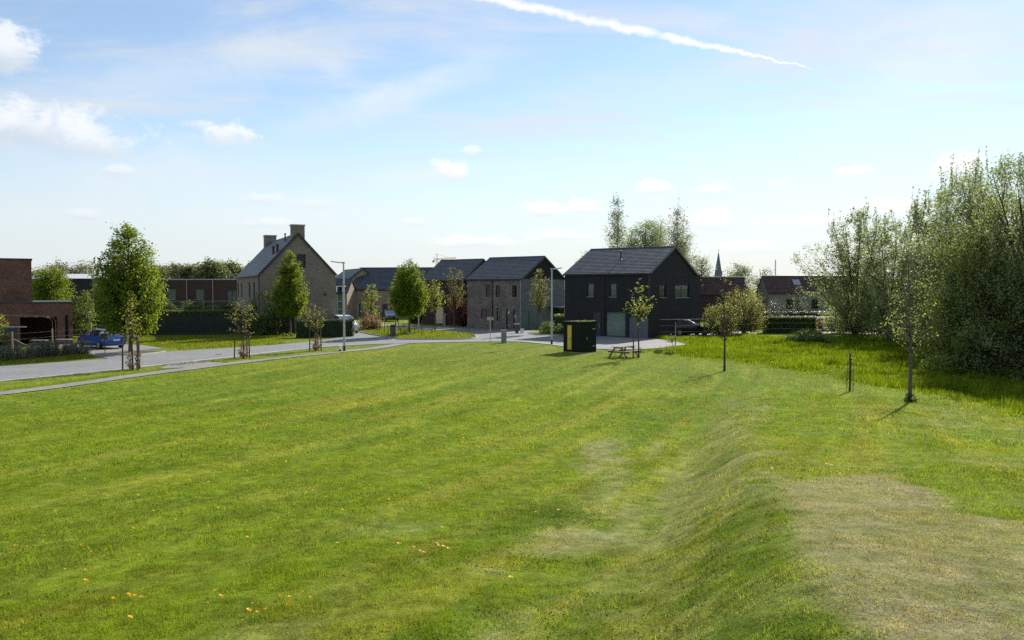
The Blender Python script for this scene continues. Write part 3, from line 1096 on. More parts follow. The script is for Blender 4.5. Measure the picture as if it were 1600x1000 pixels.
def pbox(mb, pl, s0, s1, z0, z1, d0, d1):
    vs = [pl(s0, z0, d0), pl(s1, z0, d0), pl(s1, z0, d1), pl(s0, z0, d1), pl(s0, z1, d0), pl(s1, z1, d0), pl(s1, z1, d1), pl(s0, z1, d1)]
    mb.add(vs, [(3, 2, 1, 0), (4, 5, 6, 7), (0, 1, 5, 4), (1, 2, 6, 5), (2, 3, 7, 6), (3, 0, 4, 7)])


def window(root, pl, hole, frame='trim', mull=0, trans=0, curtain=None, sill=True, label=None):
    s0, s1, z0, z1 = hole[:4]
    t = .055
    mb = MB()
    d0, d1 = .085, .145
    pbox(mb, pl, s0, s0 + t, z0, z1, d0, d1)
    pbox(mb, pl, s1 - t, s1, z0, z1, d0, d1)
    pbox(mb, pl, s0 + t, s1 - t, z0, z0 + t, d0, d1)
    pbox(mb, pl, s0 + t, s1 - t, z1 - t, z1, d0, d1)
    for k in range(mull):
        sm = s0 + (s1 - s0) * (k + 1) / (mull + 1)
        pbox(mb, pl, sm - t / 2, sm + t / 2, z0 + t, z1 - t, d0 + .004, d1 - .004)
    for k in range(trans):
        zm = z0 + (z1 - z0) * (k + 1) / (trans + 1)
        pbox(mb, pl, s0 + t, s1 - t, zm - t / 2, zm + t / 2, d0 + .006, d1 - .006)
    w = mb.build('window', frame, root, label=label)
    g = MB()
    g.add([pl(s0 + t, z0 + t, .115), pl(s1 - t, z0 + t, .115), pl(s1 - t, z1 - t, .115), pl(s0 + t, z1 - t, .115)], [(0, 1, 2, 3)])
    g.build('pane', 'glass', w)
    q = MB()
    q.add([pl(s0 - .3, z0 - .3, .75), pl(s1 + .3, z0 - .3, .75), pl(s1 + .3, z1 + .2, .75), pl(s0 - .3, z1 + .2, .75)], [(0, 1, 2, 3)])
    q.build('dark_backing', 'interior_dark', w)  # added dark sheet that keeps the interior looking unlit behind the pane
    if curtain:
        c = MB()
        n = max(6, int((s1 - s0) / .07))
        for k in range(n):
            a, b = s0 + (s1 - s0) * k / n, s0 + (s1 - s0) * (k + 1) / n
            da, db = (.20 + .05 * (k % 2)), (.20 + .05 * ((k + 1) % 2))
            c.add([pl(a, z0, da), pl(b, z0, db), pl(b, z1, db), pl(a, z1, da)], [(0, 1, 2, 3)])
        c.build('curtain', curtain, w)
    if sill:
        q = MB()
        pbox(q, pl, s0 - .04, s1 + .04, z0 - .05, z0 - .004, -.05, .08)
        q.build('sill', 'zinc', w)
    return w


def door(root, pl, hole, mat, label=None, boards=0):
    s0, s1, z0, z1 = hole[:4]
    mb = MB()
    if boards:
        w = (s1 - s0) / boards
        for k in range(boards):
            pbox(mb, pl, s0 + k * w + .006, s0 + (k + 1) * w - .006, z0 + .02, z1 - .01, .05, .10)
        pbox(mb, pl, s0, s1, z0 + .02, z1 - .01, .105, .13)
    else:
        pbox(mb, pl, s0 + .05, s1 - .05, z0 + .02, z1 - .05, .06, .12)
        pbox(mb, pl, s0, s0 + .047, z0, z1, .04, .13)
        pbox(mb, pl, s1 - .047, s1, z0, z1, .04, .13)
        pbox(mb, pl, s0 + .05, s1 - .05, z1 - .047, z1, .04, .13)
    d = mb.build('door', mat, root, label=label)
    h = MB()
    if boards:
        pbox(h, pl, (s0 + s1) / 2 - .1, (s0 + s1) / 2 + .1, z0 + .95, z0 + 1.0, .01, .05)
    else:
        pbox(h, pl, s0 + .12, s0 + .15, z0 + .8, z0 + 1.25, .015, .06)
    h.build('handle', 'galv', d)
    return d


def roof_slope(mb, x0, z0, x1, z1, y0, y1, course=.31, lift=.035, thick=.12):
    """stepped courses from the eave (x0, z0) up to the ridge (x1, z1)"""
    n = max(3, int(math.hypot(x1 - x0, z1 - z0) / course))
    d = Vector((x1 - x0, 0, z1 - z0)).normalized()
    nr = Vector((-d.z, 0, d.x))
    if nr.z < 0:
        nr = -nr
    pt = lambda t, l, y: (x0 + (x1 - x0) * t + nr.x * l, y, z0 + (z1 - z0) * t + nr.z * l)
    for i in range(n):
        a, b = i / n, (i + 1) / n
        mb.add([pt(a, lift, y0), pt(a, lift, y1), pt(b, .004, y1), pt(b, .004, y0)], [(0, 1, 2, 3)])
        mb.add([pt(a, .004 if i else -thick, y0), pt(a, .004 if i else -thick, y1), pt(a, lift, y1), pt(a, lift, y0)], [(0, 1, 2, 3)])
        for y in (y0, y1):
            mb.add([pt(a, -thick, y), pt(b, -thick, y), pt(b, .004, y), pt(a, lift, y)], [(0, 1, 2, 3)])
    mb.add([pt(0, -thick, y0), pt(1, -thick, y0), pt(1, -thick, y1), pt(0, -thick, y1)], [(0, 1, 2, 3)])


def house(name, label, A, rot, W, L, ze, zr, wall, roof, front=(), gable=(), ov=.12, gable_mat=None, gable_base=None, pipes=(), Wr=None, verge='trim', group=None):
    """W along the gable (local x), L along the ridge (local y); A is the corner nearest the camera"""
    root = thing(name, label, 'house', (*A, 0), rot, group)
    Wr = Wr or W
    mb = MB()
    wall_face(mb, P_x0, 0, L, -.3, ze, [h['o'] for h in front], False)
    lowz = gable_base if gable_base else ze
    wall_face(mb, P_y0, 0, W, -.3, lowz, [h['o'] for h in gable if h['o'][3] <= lowz], True)
    gm = MB() if gable_mat else mb
    if gable_base and gable_base < ze:
        wall_face(gm, P_y0, 0, W, gable_base, ze, [h['o'] for h in gable if h['o'][2] >= gable_base and h['o'][3] <= ze], True)
    top = [h['o'] for h in gable if h['o'][2] > ze]
    if top:
        # gable triangle with one opening: strips left and right of it, under and over it
        a, b, c, d = top[0][:4]
        hz = lambda s: ze + (zr - ze) * (1 - abs(s - Wr / 2) / (Wr / 2))
        for (p, q) in ((0, a), (b, Wr)):
            pts = [P_y0(p, ze, 0), P_y0(q, ze, 0), P_y0(q, hz(q), 0)]
            mid = []
            if p < Wr / 2 < q:
                mid = [P_y0(Wr / 2, zr, 0)]
            pts += mid
            if hz(p) > ze + .01:
                pts.append(P_y0(p, hz(p), 0))
            gm.add(pts, [tuple(range(len(pts)))])
        gm.add([P_y0(a, ze, 0), P_y0(b, ze, 0), P_y0(b, c, 0), P_y0(a, c, 0)], [(0, 1, 2, 3)])
        pts = [P_y0(a, d, 0), P_y0(b, d, 0), P_y0(b, hz(b), 0)] + ([P_y0(Wr / 2, zr, 0)] if a < Wr / 2 < b else []) + [P_y0(a, hz(a), 0)]
        gm.add(pts, [tuple(range(len(pts)))])
    else:
        gm.add([(0, 0, ze), (Wr, 0, ze), (Wr / 2, 0, zr)], [(0, 1, 2)])
    mb.add([(W, 0, -.3), (W, L, -.3), (W, L, ze), (W, 0, ze)], [(0, 1, 2, 3)])
    mb.add([(0, L, -.3), (W, L, -.3), (W, L, ze), (0, L, ze)], [(3, 2, 1, 0)])
    mb.add([(0, L, ze), (Wr, L, ze), (Wr / 2, L, zr)], [(2, 1, 0)])
    mb.build('wall', wall, root)
    if gable_mat:
        gm.build('gable_cladding', gable_mat, root)
    sl = (zr - ze) / (Wr / 2)
    r = MB()
    roof_slope(r, -ov, ze - ov * sl + .10, Wr / 2, zr + .10, -.10, L + .10)
    rr = r.build('roof', roof, root)
    r = MB()
    roof_slope(r, Wr + ov, ze - ov * sl + .10, Wr / 2, zr + .10, -.10, L + .10)
    r.build('roof', roof, root)
    rd = MB()
    rd.tube([(Wr / 2, -.11, zr + .10), (Wr / 2, L + .11, zr + .10)], .075, 8)
    rd.build('ridge_cap', 'trim', rr)
    v = MB()
    for s in (0, 1):
        x0 = -ov if s == 0 else Wr + ov
        v.bar((x0, -.125, ze - ov * sl + .06), (Wr / 2, -.125, zr + .06), .045, .20)
    v.build('verge_trim', verge, root)
    g = MB()
    g.tube([(-ov - .05, -.1, ze - ov * sl + .0), (-ov - .05, L + .1, ze - ov * sl + .0)], .07, 8)
    g.build('gutter', 'trim', root)
    for (pl_, s, m_) in pipes:
        p = MB()
        q = P_x0 if pl_ == 'x' else P_y0
        p.tube([q(s, .05, -.09), q(s, ze - .05, -.09)], .055, 8)
        p.build('downpipe', m_, root)
    if Wr < W:
        f = MB()
        f.box(Wr - .05, W + .05, -.05, L + .05, ze - .02, ze + .08)
        f.build('flat_roof', 'trim', root)
    for pl_, lst in ((P_x0, front), (P_y0, gable)):
        for h in lst:
            if h.get('door'):
                door(root, pl_, h['o'], h['door'], h.get('label'), h.get('boards', 0))
            elif h.get('open'):
                pass
            else:
                window(root, pl_, h['o'], h.get('frame', 'trim'), h.get('mull', 0), h.get('trans', 0), h.get('curtain'), h.get('sill', True), h.get('label'))
    return root


def roof_point(Wr, ze, zr, t, y):
    """a point on the visible slope, t from eave to ridge"""
    return (Wr / 2 * t, y, ze + (zr - ze) * t + .10)


def vent_pipe(root, p, h=.45, r=.06, mat='trim'):
    m = MB()
    m.lathe([(r * 1.8, -.05), (r * 1.6, .03), (r, .06), (r, h), (r * 1.6, h + .01), (r * 1.6, h + .12), (r * .6, h + .16)], 10, p)
    return m.build('roof_vent', mat, root)


ROT_E = math.atan2(.79, .61)
# -- the black brick house
hb = house('black_brick_house', 'black brick two-storey house with grey tiled roof, right behind the picnic table', (12.8, 73.2), ROT_E, 11.1, 9.5, 6.05, 8.65, 'brick_black', 'slate',
           front=[dict(o=(6.1, 6.85, 3.85, 5.15), curtain='blind'), dict(o=(3.55, 4.3, 3.85, 5.15), curtain='blind'),
                  dict(o=(5.3, 6.2, 0, 2.4), door='trim', label='black front door'), dict(o=(2.55, 4.75, .05, 2.42), mull=0, curtain='curtain', sill=False, label='tall window with pale green curtains'),
                  dict(o=(.15, 2.15, 0, 1.95), door='garage', boards=10, label='grey boarded garage door')],
           gable=[dict(o=(2.05, 3.35, 3.8, 5.0), mull=1, curtain='blind'), dict(o=(5.25, 8.5, 3.75, 5.0), mull=1, curtain='blind')],
           pipes=[('x', 4.95, 'trim')], Wr=10.1)
for t, y in ((.52, 4.6),):
    vent_pipe(hb, roof_point(10.1, 6.05, 8.65, t, y), .75, .07)
c = MB()
pbox(c, P_x0, -0.02, .12, 2.45, 6.0, -.012, -.002)
c.build('corner_trim', 'trim', hb)
c = MB()
pbox(c, P_x0, 1.05, 1.2, 3.3, 3.55, -.1, 0)
c.build('wall_lamp', 'galv', hb)

# -- the grey mottled house beside it
hg = house('grey_brick_house', 'mottled grey brick house with black gable triangle and teal side door', (1.07, 87.6), ROT_E, 8.55, 8.0, 5.7, 8.25, 'brick_grey', 'slate',
           front=[dict(o=(4.45, 5.2, 3.65, 5.07)), dict(o=(3.05, 3.7, 3.65, 5.0)), dict(o=(.7, 1.35, 3.65, 5.0)), dict(o=(4.55, 5.9, 1.25, 2.25), mull=1),
                  dict(o=(3.05, 3.6, .95, 2.4), curtain='blind'), dict(o=(1.7, 2.2, .12, 2.3), curtain='curtain', sill=False), dict(o=(.75, 1.2, .12, 2.3), curtain='curtain', sill=False)],
           gable=[dict(o=(.35, 1.45, 0, 2.12), door='teal', label='teal side door'), dict(o=(5.85, 8.45, 0.0, 2.3), open=True)],
           pipes=[('x', 4.15, 'trim'), ('x', .06, 'zinc')], gable_mat='brick_bluegrey', gable_base=-.29)
g = MB()
g.add([(.02, -.03, 5.72), (8.53, -.03, 5.72), (4.275, -.03, 8.27)], [(0, 1, 2)])
g.add([(.02, -.004, 5.72), (8.53, -.004, 5.72), (8.53, -.03, 5.72), (.02, -.03, 5.72)], [(0, 1, 2, 3)])
g.build('black_gable_triangle', 'dark_clad', hg)
g = MB()
g.box(5.2, 8.7, -1.6, -.02, 2.34, 2.5)
g.box(8.45, 8.6, -1.5, -1.35, 0, 2.34)
g.build('canopy', 'trim', hg)

# -- the house behind the grey one
house('slate_roof_house', 'plum brick house with blue slate roof behind the two thin trees', (-5.98, 98.0), ROT_E, 7.4, 7.2, 5.7, 8.3, 'brick_plum', 'slate',
      front=[dict(o=(1.2, 2.2, 3.4, 4.9), curtain='blind'), dict(o=(4.2, 5.2, 3.4, 4.9), curtain='blind'), dict(o=(3.5, 5.0, .1, 2.3), sill=False), dict(o=(1.0, 2.0, .0, 2.2), door='trim')],
      pipes=[('x', 3.0, 'trim')], gable_mat='dark_clad', gable_base=.02)

# -- the beige house with two chimneys
hl = house('beige_brick_house', 'tall beige brick house with two chimneys and a steep slate roof', (-25.6, 80.0), math.atan2(.43, .90), 7.7, 20.0, 6.1, 10.25, 'brick_beige', 'slate2',
           front=[dict(o=(18.2, 19.4, 3.6, 5.3)), dict(o=(14.6, 15.9, 3.6, 5.3)), dict(o=(7.5, 8.8, 3.6, 5.3)), dict(o=(3.8, 5.1, 3.6, 5.3)),
                  dict(o=(16, 18.5, .2, 2.3), sill=False), dict(o=(8.5, 9.6, 0, 2.3), door='trim'), dict(o=(4, 6.5, .2, 2.3), sill=False)],
           gable=[dict(o=(3.7, 4.6, 6.75, 8.2))], pipes=[('x', .1, 'trim')])
for (y0, y1, nm) in ((.02, 1.0, 0), (18.2, 19.95, 1)):
    cmb = MB()
    cmb.box(3.25, 4.55, y0 - .0, y1, 8.6, 11.15)
    ch = cmb.build('chimney', 'brick_beige', hl)
    cap = MB()
    cap.box(3.17, 4.63, y0 - .08, y1 + .08, 11.154, 11.27)
    cap.build('chimney_cap', 'stone', ch)
vent_pipe(hl, roof_point(7.7, 6.1, 10.25, .52, 4.2), .7, .12)
vent_pipe(hl, roof_point(7.7, 6.1, 10.25, .55, 2.2), .7, .12)
vent_pipe(hl, roof_point(7.7, 6.1, 10.25, .86, 4.5), .7, .07)
b = MB()
b.box(6.45, 6.7, -.12, -.01, 3.9, 4.15)
b.build('wall_lamp', 'trim', hl)

# -- the tan row behind
hr = house('tan_brick_row_house', 'tan brick row house with low eaves and a dormer, behind the round hornbeam', (-11.2, 121.5), math.atan2(.995, .10), 9.0, 13.8, 4.45, 7.85, 'brick_tan', 'slate2',
           front=[dict(o=(12.4, 12.95, .1, 2.3), curtain='blind', frame='white', sill=False), dict(o=(10.6, 11.0, .1, 2.2), frame='trim', sill=False), dict(o=(9.9, 10.5, .1, 2.4), frame='white', curtain='blind', sill=False), dict(o=(8.2, 9.0, .0, 2.2), door='trim'),
                  dict(o=(11.2, 11.6, 2.9, 4.2)), dict(o=(6.4, 7.1, 3.2, 4.2)), dict(o=(6.3, 7.0, .6, 2.2)), dict(o=(3.5, 4.5, 3.0, 4.1)), dict(o=(2.6, 4.3, .3, 2.2))],
           pipes=[('x', 7.6, 'trim')])
for k, (t, y) in enumerate(((.72, 7.6), (.73, 6.9), (.73, 6.4), (.97, 7.4), (.97, 6.9))):
    vent_pipe(hr, roof_point(9.0, 4.45, 7.85, t, y), .35, .07, 'zinc' if k in (1, 2) else 'trim')

hw = house('tan_brick_wing', 'narrow tan brick house end with tall white-framed dormer window', (-24.9, 118.8), math.atan2(.995, .10), 5.0, 2.6, 4.0, 6.0, 'brick_tan', 'slate2',
           front=[dict(o=(.7, 1.5, .3, 3.9), frame='white', trans=2, curtain='blind', sill=False)])
d = MB()
d.box(-.05, 3, .55, .7, 3.9, 4.9)
d.box(-.05, 3, 1.5, 1.65, 3.9, 4.9)
d.box(-.12, 3.4, .45, 1.75, 4.9, 5.0)
d.build('dormer', 'white', hw)
house('tan_gable_house', 'tan brick house showing half a gable behind the beige house', (-27.2, 124), math.atan2(.43, .90), 7.6, 12.0, 4.9, 7.7, 'brick_tan', 'slate2',
      gable=[dict(o=(4.2, 5.2, 2.9, 4.1)), dict(o=(4.2, 5.4, .4, 1.9), mull=1)])

# -- red brick house with flat roofs on the left
rb = thing('red_brick_house', 'dark red brick flat-roofed house with carport, at the left edge', 'house', (-37.04, 66.3, 0), R(212))
# local x runs from the corner towards the left of the picture, y away to the viewer
w = MB()
Pf = lambda s, z, d: (s, -d, z)
wall_face(w, Pf, 0, 14, -.2, 3.45, [(1.13, 3.76, -.1, 2.3), (.3, .58, .25, 2.45)], False, .3)
w.add([(0, 0, -.2), (0, -8, -.2), (0, -8, 3.45), (0, 0, 3.45)], [(0, 1, 2, 3)])
w.add([(1.13, -.3, -.1), (1.13, -5.5, -.1), (1.13, -5.5, 2.3), (1.13, -.3, 2.3)], [(0, 1, 2, 3)])
w.add([(3.76, -.3, -.1), (3.76, -5.5, -.1), (3.76, -5.5, 2.3), (3.76, -.3, 2.3)], [(3, 2, 1, 0)])
w.add([(1.13, -5.5, -.1), (3.76, -5.5, -.1), (3.76, -5.5, 2.3), (1.13, -5.5, 2.3)], [(0, 1, 2, 3)])
w.add([(1.13, -.3, 2.3), (3.76, -.3, 2.3), (3.76, -5.5, 2.3), (1.13, -5.5, 2.3)], [(0, 1, 2, 3)])
w.build('wall', 'brick_red', rb)
w = MB()
w.box(2.85, 14, -9.0, -1.2, 3.56, 7.05)
w.build('upper_storey', 'brick_red', rb)
w = MB()
w.box(2.78, 14.1, -9.1, -1.13, 7.054, 7.15)
w.build('upper_roof_edge', 'trim', rb)
w = MB()
w.box(-.07, 14.1, -8.1, .07, 3.454, 3.56)
w.build('lower_roof_edge', 'trim', rb)
window(rb, Pf, (.3, .58, .25, 2.45), 'trim', 0, 0, None, False, 'narrow slit window')
l = MB()
l.box(.03, .2, .01, .14, 1.55, 1.95)
l.build('wall_lamp', 'trim', rb)

# -- dark flat-roofed houses beyond the screen fence
fb = thing('plum_flat_roof_house', 'long dark plum brick flat-roofed house beyond the pleached trees', 'house', (-37.2, 112, 0), R(180))
w = MB()
wall_face(w, Pf, 0, 21, -.2, 5.85, [(6.6, 7.9, 3.1, 4.6), (1.9, 3.4, 2.2, 4.5), (10.6, 11.9, 3.1, 4.6), (2.2, 4.2, .2, 2.1), (7, 9.5, .3, 2.1), (15.5, 16.8, 3.1, 4.6)], False, .2)
w.add([(0, 0, -.2), (0, -8, -.2), (0, -8, 5.85), (0, 0, 5.85)], [(0, 1, 2, 3)])
w.build('wall', 'brick_plum', fb)
for h, cu in (((6.6, 7.9, 3.1, 4.6), 'blind'), ((1.9, 3.4, 2.2, 4.5), 'blind'), ((10.6, 11.9, 3.1, 4.6), 'blind'), ((2.2, 4.2, .2, 2.1), None), ((7, 9.5, .3, 2.1), None), ((15.5, 16.8, 3.1, 4.6), 'blind')):
    window(fb, Pf, h, 'trim', 1 if h[1] - h[0] > 1.4 else 0, 0, cu)
w = MB()
w.box(-.1, 21.1, -8.1, .1, 5.854, 5.98)
w.build('roof', 'zinc', fb)
for sx in (5.3, 9.0):
    p = MB()
    p.tube([(sx, .08, .1), (sx, .08, 5.8)], .06, 8)
    p.build('downpipe', 'zinc', fb)
for sx in (.6, 3.4, 4.0, 5.4, 9.4, 11.2, 11.6, 12.2, 14):
    vent_pipe(fb, (sx, -2.5, 5.98), .3, .13)

fb2 = thing('black_flat_roof_house', 'black flat-roofed house with pale roof strip behind the brick house', 'house', (-57.5, 108, 0), R(180))
w = MB()
wall_face(w, Pf, 0, 9, -.2, 6.0, [(3.6, 5.2, 2.0, 4.5)], False, .2)
w.add([(0, 0, -.2), (0, -8, -.2), (0, -8, 6.0), (0, 0, 6.0)], [(0, 1, 2, 3)])
w.build('wall', 'brick_black', fb2)
window(fb2, Pf, (3.6, 5.2, 2.0, 4.5), 'trim', 0, 0, 'blind')
w = MB()
w.add([(-.1, .1, 6.004), (9.1, .1, 6.004), (9.1, -7, 6.75), (-.1, -7, 6.75), (-.1, -7, 6.0), (9.1, -7, 6.0)], [(0, 3, 2, 1), (0, 4, 3), (1, 2, 5)])
w.build('roof', 'flatroof', fb2)

# -- brown roofed houses on the right, beyond the hedge
ha = house('brown_roof_house', 'brown tiled house with one skylight, beside the church spire', (22.0, 118), math.atan2(.08, .997) + math.pi / 2, 5.6, 13.0, 3.9, 6.3, 'brick_plum', 'rooftile')
ha.location = (35.2, 117.5, 0)
hbb = house('brown_roof_house', 'brown tiled house with pale wall and skylight, half behind the willows', (0, 0), math.pi / 2, 5.6, 16.0, 4.0, 6.35, 'cream', 'rooftile',
            front=[dict(o=(8.9, 9.9, 1.7, 3.1), mull=1), dict(o=(12.5, 13.5, 1.7, 3.1)), dict(o=(3.5, 4.5, 1.7, 3.1))])
hbb.location = (52.5, 112, 0)
hcc = house('brown_roof_house', 'brown tiled house right beside the black brick house', (0, 0), math.pi / 2 - .25, 5.4, 11.0, 3.8, 6.1, 'brick_plum', 'rooftile')
hcc.location = (38.0, 108, 0)
hcc.location = (33.0, 112, 0)
for root, t, y in ((ha, .62, 4.2), (hbb, .58, 11.5)):
    s = MB()
    zr_, ze_ = (6.3, 3.9) if root is ha else (6.35, 4.0)
    for (q, nm) in ((0, 0),):
        a = roof_point(5.6, ze_, zr_, t - .16, y)
        b2 = roof_point(5.6, ze_, zr_, t + .16, y)
        s.bar((a[0] - .03, a[1], a[2] + .06), (b2[0] - .03, b2[1], b2[2] + .06), 1.0, .1, (0.3, 0, 1))
    sk = s.build('skylight', 'zinc', root)

# -- church spire and mast, crane: far beyond
ch = thing('church_spire', 'slender blue-grey church spire far behind the brown roofs', 'church', (157, 600, 0))
m = MB()
m.box(-3.2, 3.2, -3.2, 3.2, -1, 11.5)
m.build('tower', 'stone', ch)
m = MB()
m.lathe([(3.9, 11.5), (3.2, 13), (2.6, 17), (2.0, 21), (1.15, 26), (.35, 31), (.08, 31.4)], 8)
m.build('spire', 'spire', ch)
m = MB()
m.tube([(0, 0, 31.3), (0, 0, 34)], .12, 6)
m.bar((-.7, 0, 33), (.7, 0, 33), .15)
m.build('cross', 'trim', ch)
for sx in (-1, 1):
    m = MB()
    m.lathe([(.7, 15.2), (.5, 16.4), (.05, 18.2)], 6, (sx * 2.3, -1.2, 0))
    m.build('pinnacle', 'spire', ch)
mast = thing('radio_mast', 'thin grey mast above the brown roofs', 'mast', (100.2, 300, 0))
m = MB()
m.tube([(0, 0, 0), (0, 0, 15.5)], [.28, .16], 6)
m.build('pole', 'galv', mast)
for k, z in enumerate((13.2, 14.4)):
    m = MB()
    m.tube([(-.3, 0, z), (.3, 0, z)], .12, 6)
    m.build('antenna', 'galv', mast)
cr = thing('tower_crane', 'small far tower crane with red and white jib above the roofs', 'crane', (-47.5, 500, 0))
m = MB()
for sx in (-1, 1):
    for sy in (-1, 1):
        m.bar((sx * .6, sy * .6, 0), (sx * .6, sy * .6, 23.5), .22)
for k in range(20):
    z = k * 1.17
    s_ = 1 if k % 2 else -1
    m.bar((-.6 * s_, -.6, z), (.6 * s_, -.6, z + 1.17), .14)
m.build('mast', 'crane_red', cr)
m = MB()
for sy in (-.5, .5):
    m.bar((-2.5, sy, 22.2), (12, sy, 23.6), .2)
m.bar((-2.5, 0, 23.2), (12, 0, 24.1), .2)
for k in range(12):
    x = -2 + k * 1.15
    m.bar((x, .5, 22.25 + (x + 2) * .1), (x + .6, 0, 23.3 + (x + 2) * .065), .12)
m.build('jib', 'crane_red', cr)
m = MB()
m.bar((0, 0, 23.5), (0, 0, 26.5), .3)
m.bar((0, 0, 26.3), (7, 0, 23.8), .1)
m.bar((0, 0, 26.3), (-2.4, 0, 23.2), .1)
m.build('tower_head', 'crane_red', cr)
m = MB()
m.box(-2.9, -1.6, -.5, .5, 20.8, 22.2)
m.build('counterweight', 'kerb', cr)


# ------------------------------------------------------------------ trees and shrubs
SHAPES = {
    'ovate': lambda t: np.where(t < .36, .62 + .38 * np.sin(np.clip(t / .36, 0, 1) * np.pi / 2), np.cos(np.clip((t - .36) / .64, 0, 1) * np.pi / 2) ** .78),
    'column': lambda t: np.where(t < .3, .7 + .3 * np.sin(np.clip(t / .3, 0, 1) * np.pi / 2), np.cos(np.clip((t - .3) / .7, 0, 1) * np.pi / 2) ** .7),
    'round': lambda t: np.sqrt(np.clip(1 - (2 * t - 1) ** 2, 0, 1)) * .95 + .05,
    'dome': lambda t: np.sqrt(np.clip(1 - t ** 2, 0, 1)) * .9 + .1,
    'vase': lambda t: np.clip(.35 + .95 * t, 0, 1) * np.sqrt(np.clip(1 - np.clip((t - .55) / .45, 0, 1) ** 2, 0, 1)) + .04,
    'birch': lambda t: np.where(t < .3, .5 + .5 * t / .3, np.clip(1 - (t - .3) / .72, .05, 1) ** .85),
    'plume': lambda t: np.where(t < .3, .6 + .4 * t / .3, np.clip(1 - (t - .3) / .71, .03, 1) ** .55),
    'bush': lambda t: np.clip(1 - np.clip((t - .45) / .55, 0, 1) ** 2, 0, 1) ** .5 * (.78 + .22 * np.clip(t / .3, 0, 1)),
}


def leaf_quads(C, size, rng, up=.35, out=None, elong=1.7, clump=None):
    """rhombic leaves at the points C"""
    n = len(C)
    N = rng.normal(0, 1, (n, 3))
    N[:, 2] = np.abs(N[:, 2]) * .8 + up
    if out is not None:
        N += out
    N /= np.linalg.norm(N, axis=1)[:, None] + 1e-9
    T = np.cross(N, rng.normal(0, 1, (n, 3)))
    T /= np.linalg.norm(T, axis=1)[:, None] + 1e-9
    B = np.cross(N, T)
    s = (size * rng.uniform(.6, 1.35, n))[:, None]
    h = s * .5
    w = h / elong
    V = np.stack([C - T * h, C + B * w + N * w * .25, C + T * h, C - B * w + N * w * .25], 1).reshape(-1, 3)
    F = np.arange(n * 4).reshape(-1, 4)
    tv = rng.normal(.5, .25, n)
    if clump is not None:
        tv = .45 * tv + .55 * clump
    tint = np.repeat(np.clip(tv, 0, 1), 4)
    return V, F, tint


def limb_tubes(paths, k=4):
    """many thin tapering limbs as one mesh; paths: list of (points (m,3), radii (m,))"""
    Vs, Fs, o = [], [], 0
    ca, sa = np.cos(np.arange(k) * 2 * np.pi / k), np.sin(np.arange(k) * 2 * np.pi / k)
    for P, r in paths:
        P = np.asarray(P, float)
        D = np.gradient(P, axis=0)
        D /= np.linalg.norm(D, axis=1)[:, None] + 1e-9
        U = np.where(np.abs(D[:, :1]) < .8, np.array([[1., 0, 0]]), np.array([[0, 1., 0]]))
        A = np.cross(D, U)
        A /= np.linalg.norm(A, axis=1)[:, None] + 1e-9
        B = np.cross(D, A)
        ring = P[:, None] + (A[:, None] * ca[None, :, None] + B[:, None] * sa[None, :, None]) * np.asarray(r)[:, None, None]
        m = len(P)
        Vs.append(ring.reshape(-1, 3))
        i, j = np.meshgrid(np.arange(m - 1), np.arange(k), indexing='ij')
        j2 = (j + 1) % k
        Fs.append((np.stack([i * k + j, i * k + j2, (i + 1) * k + j2, (i + 1) * k + j], -1).reshape(-1, 4)) + o)
        o += m * k
    return np.concatenate(Vs), np.concatenate(Fs)


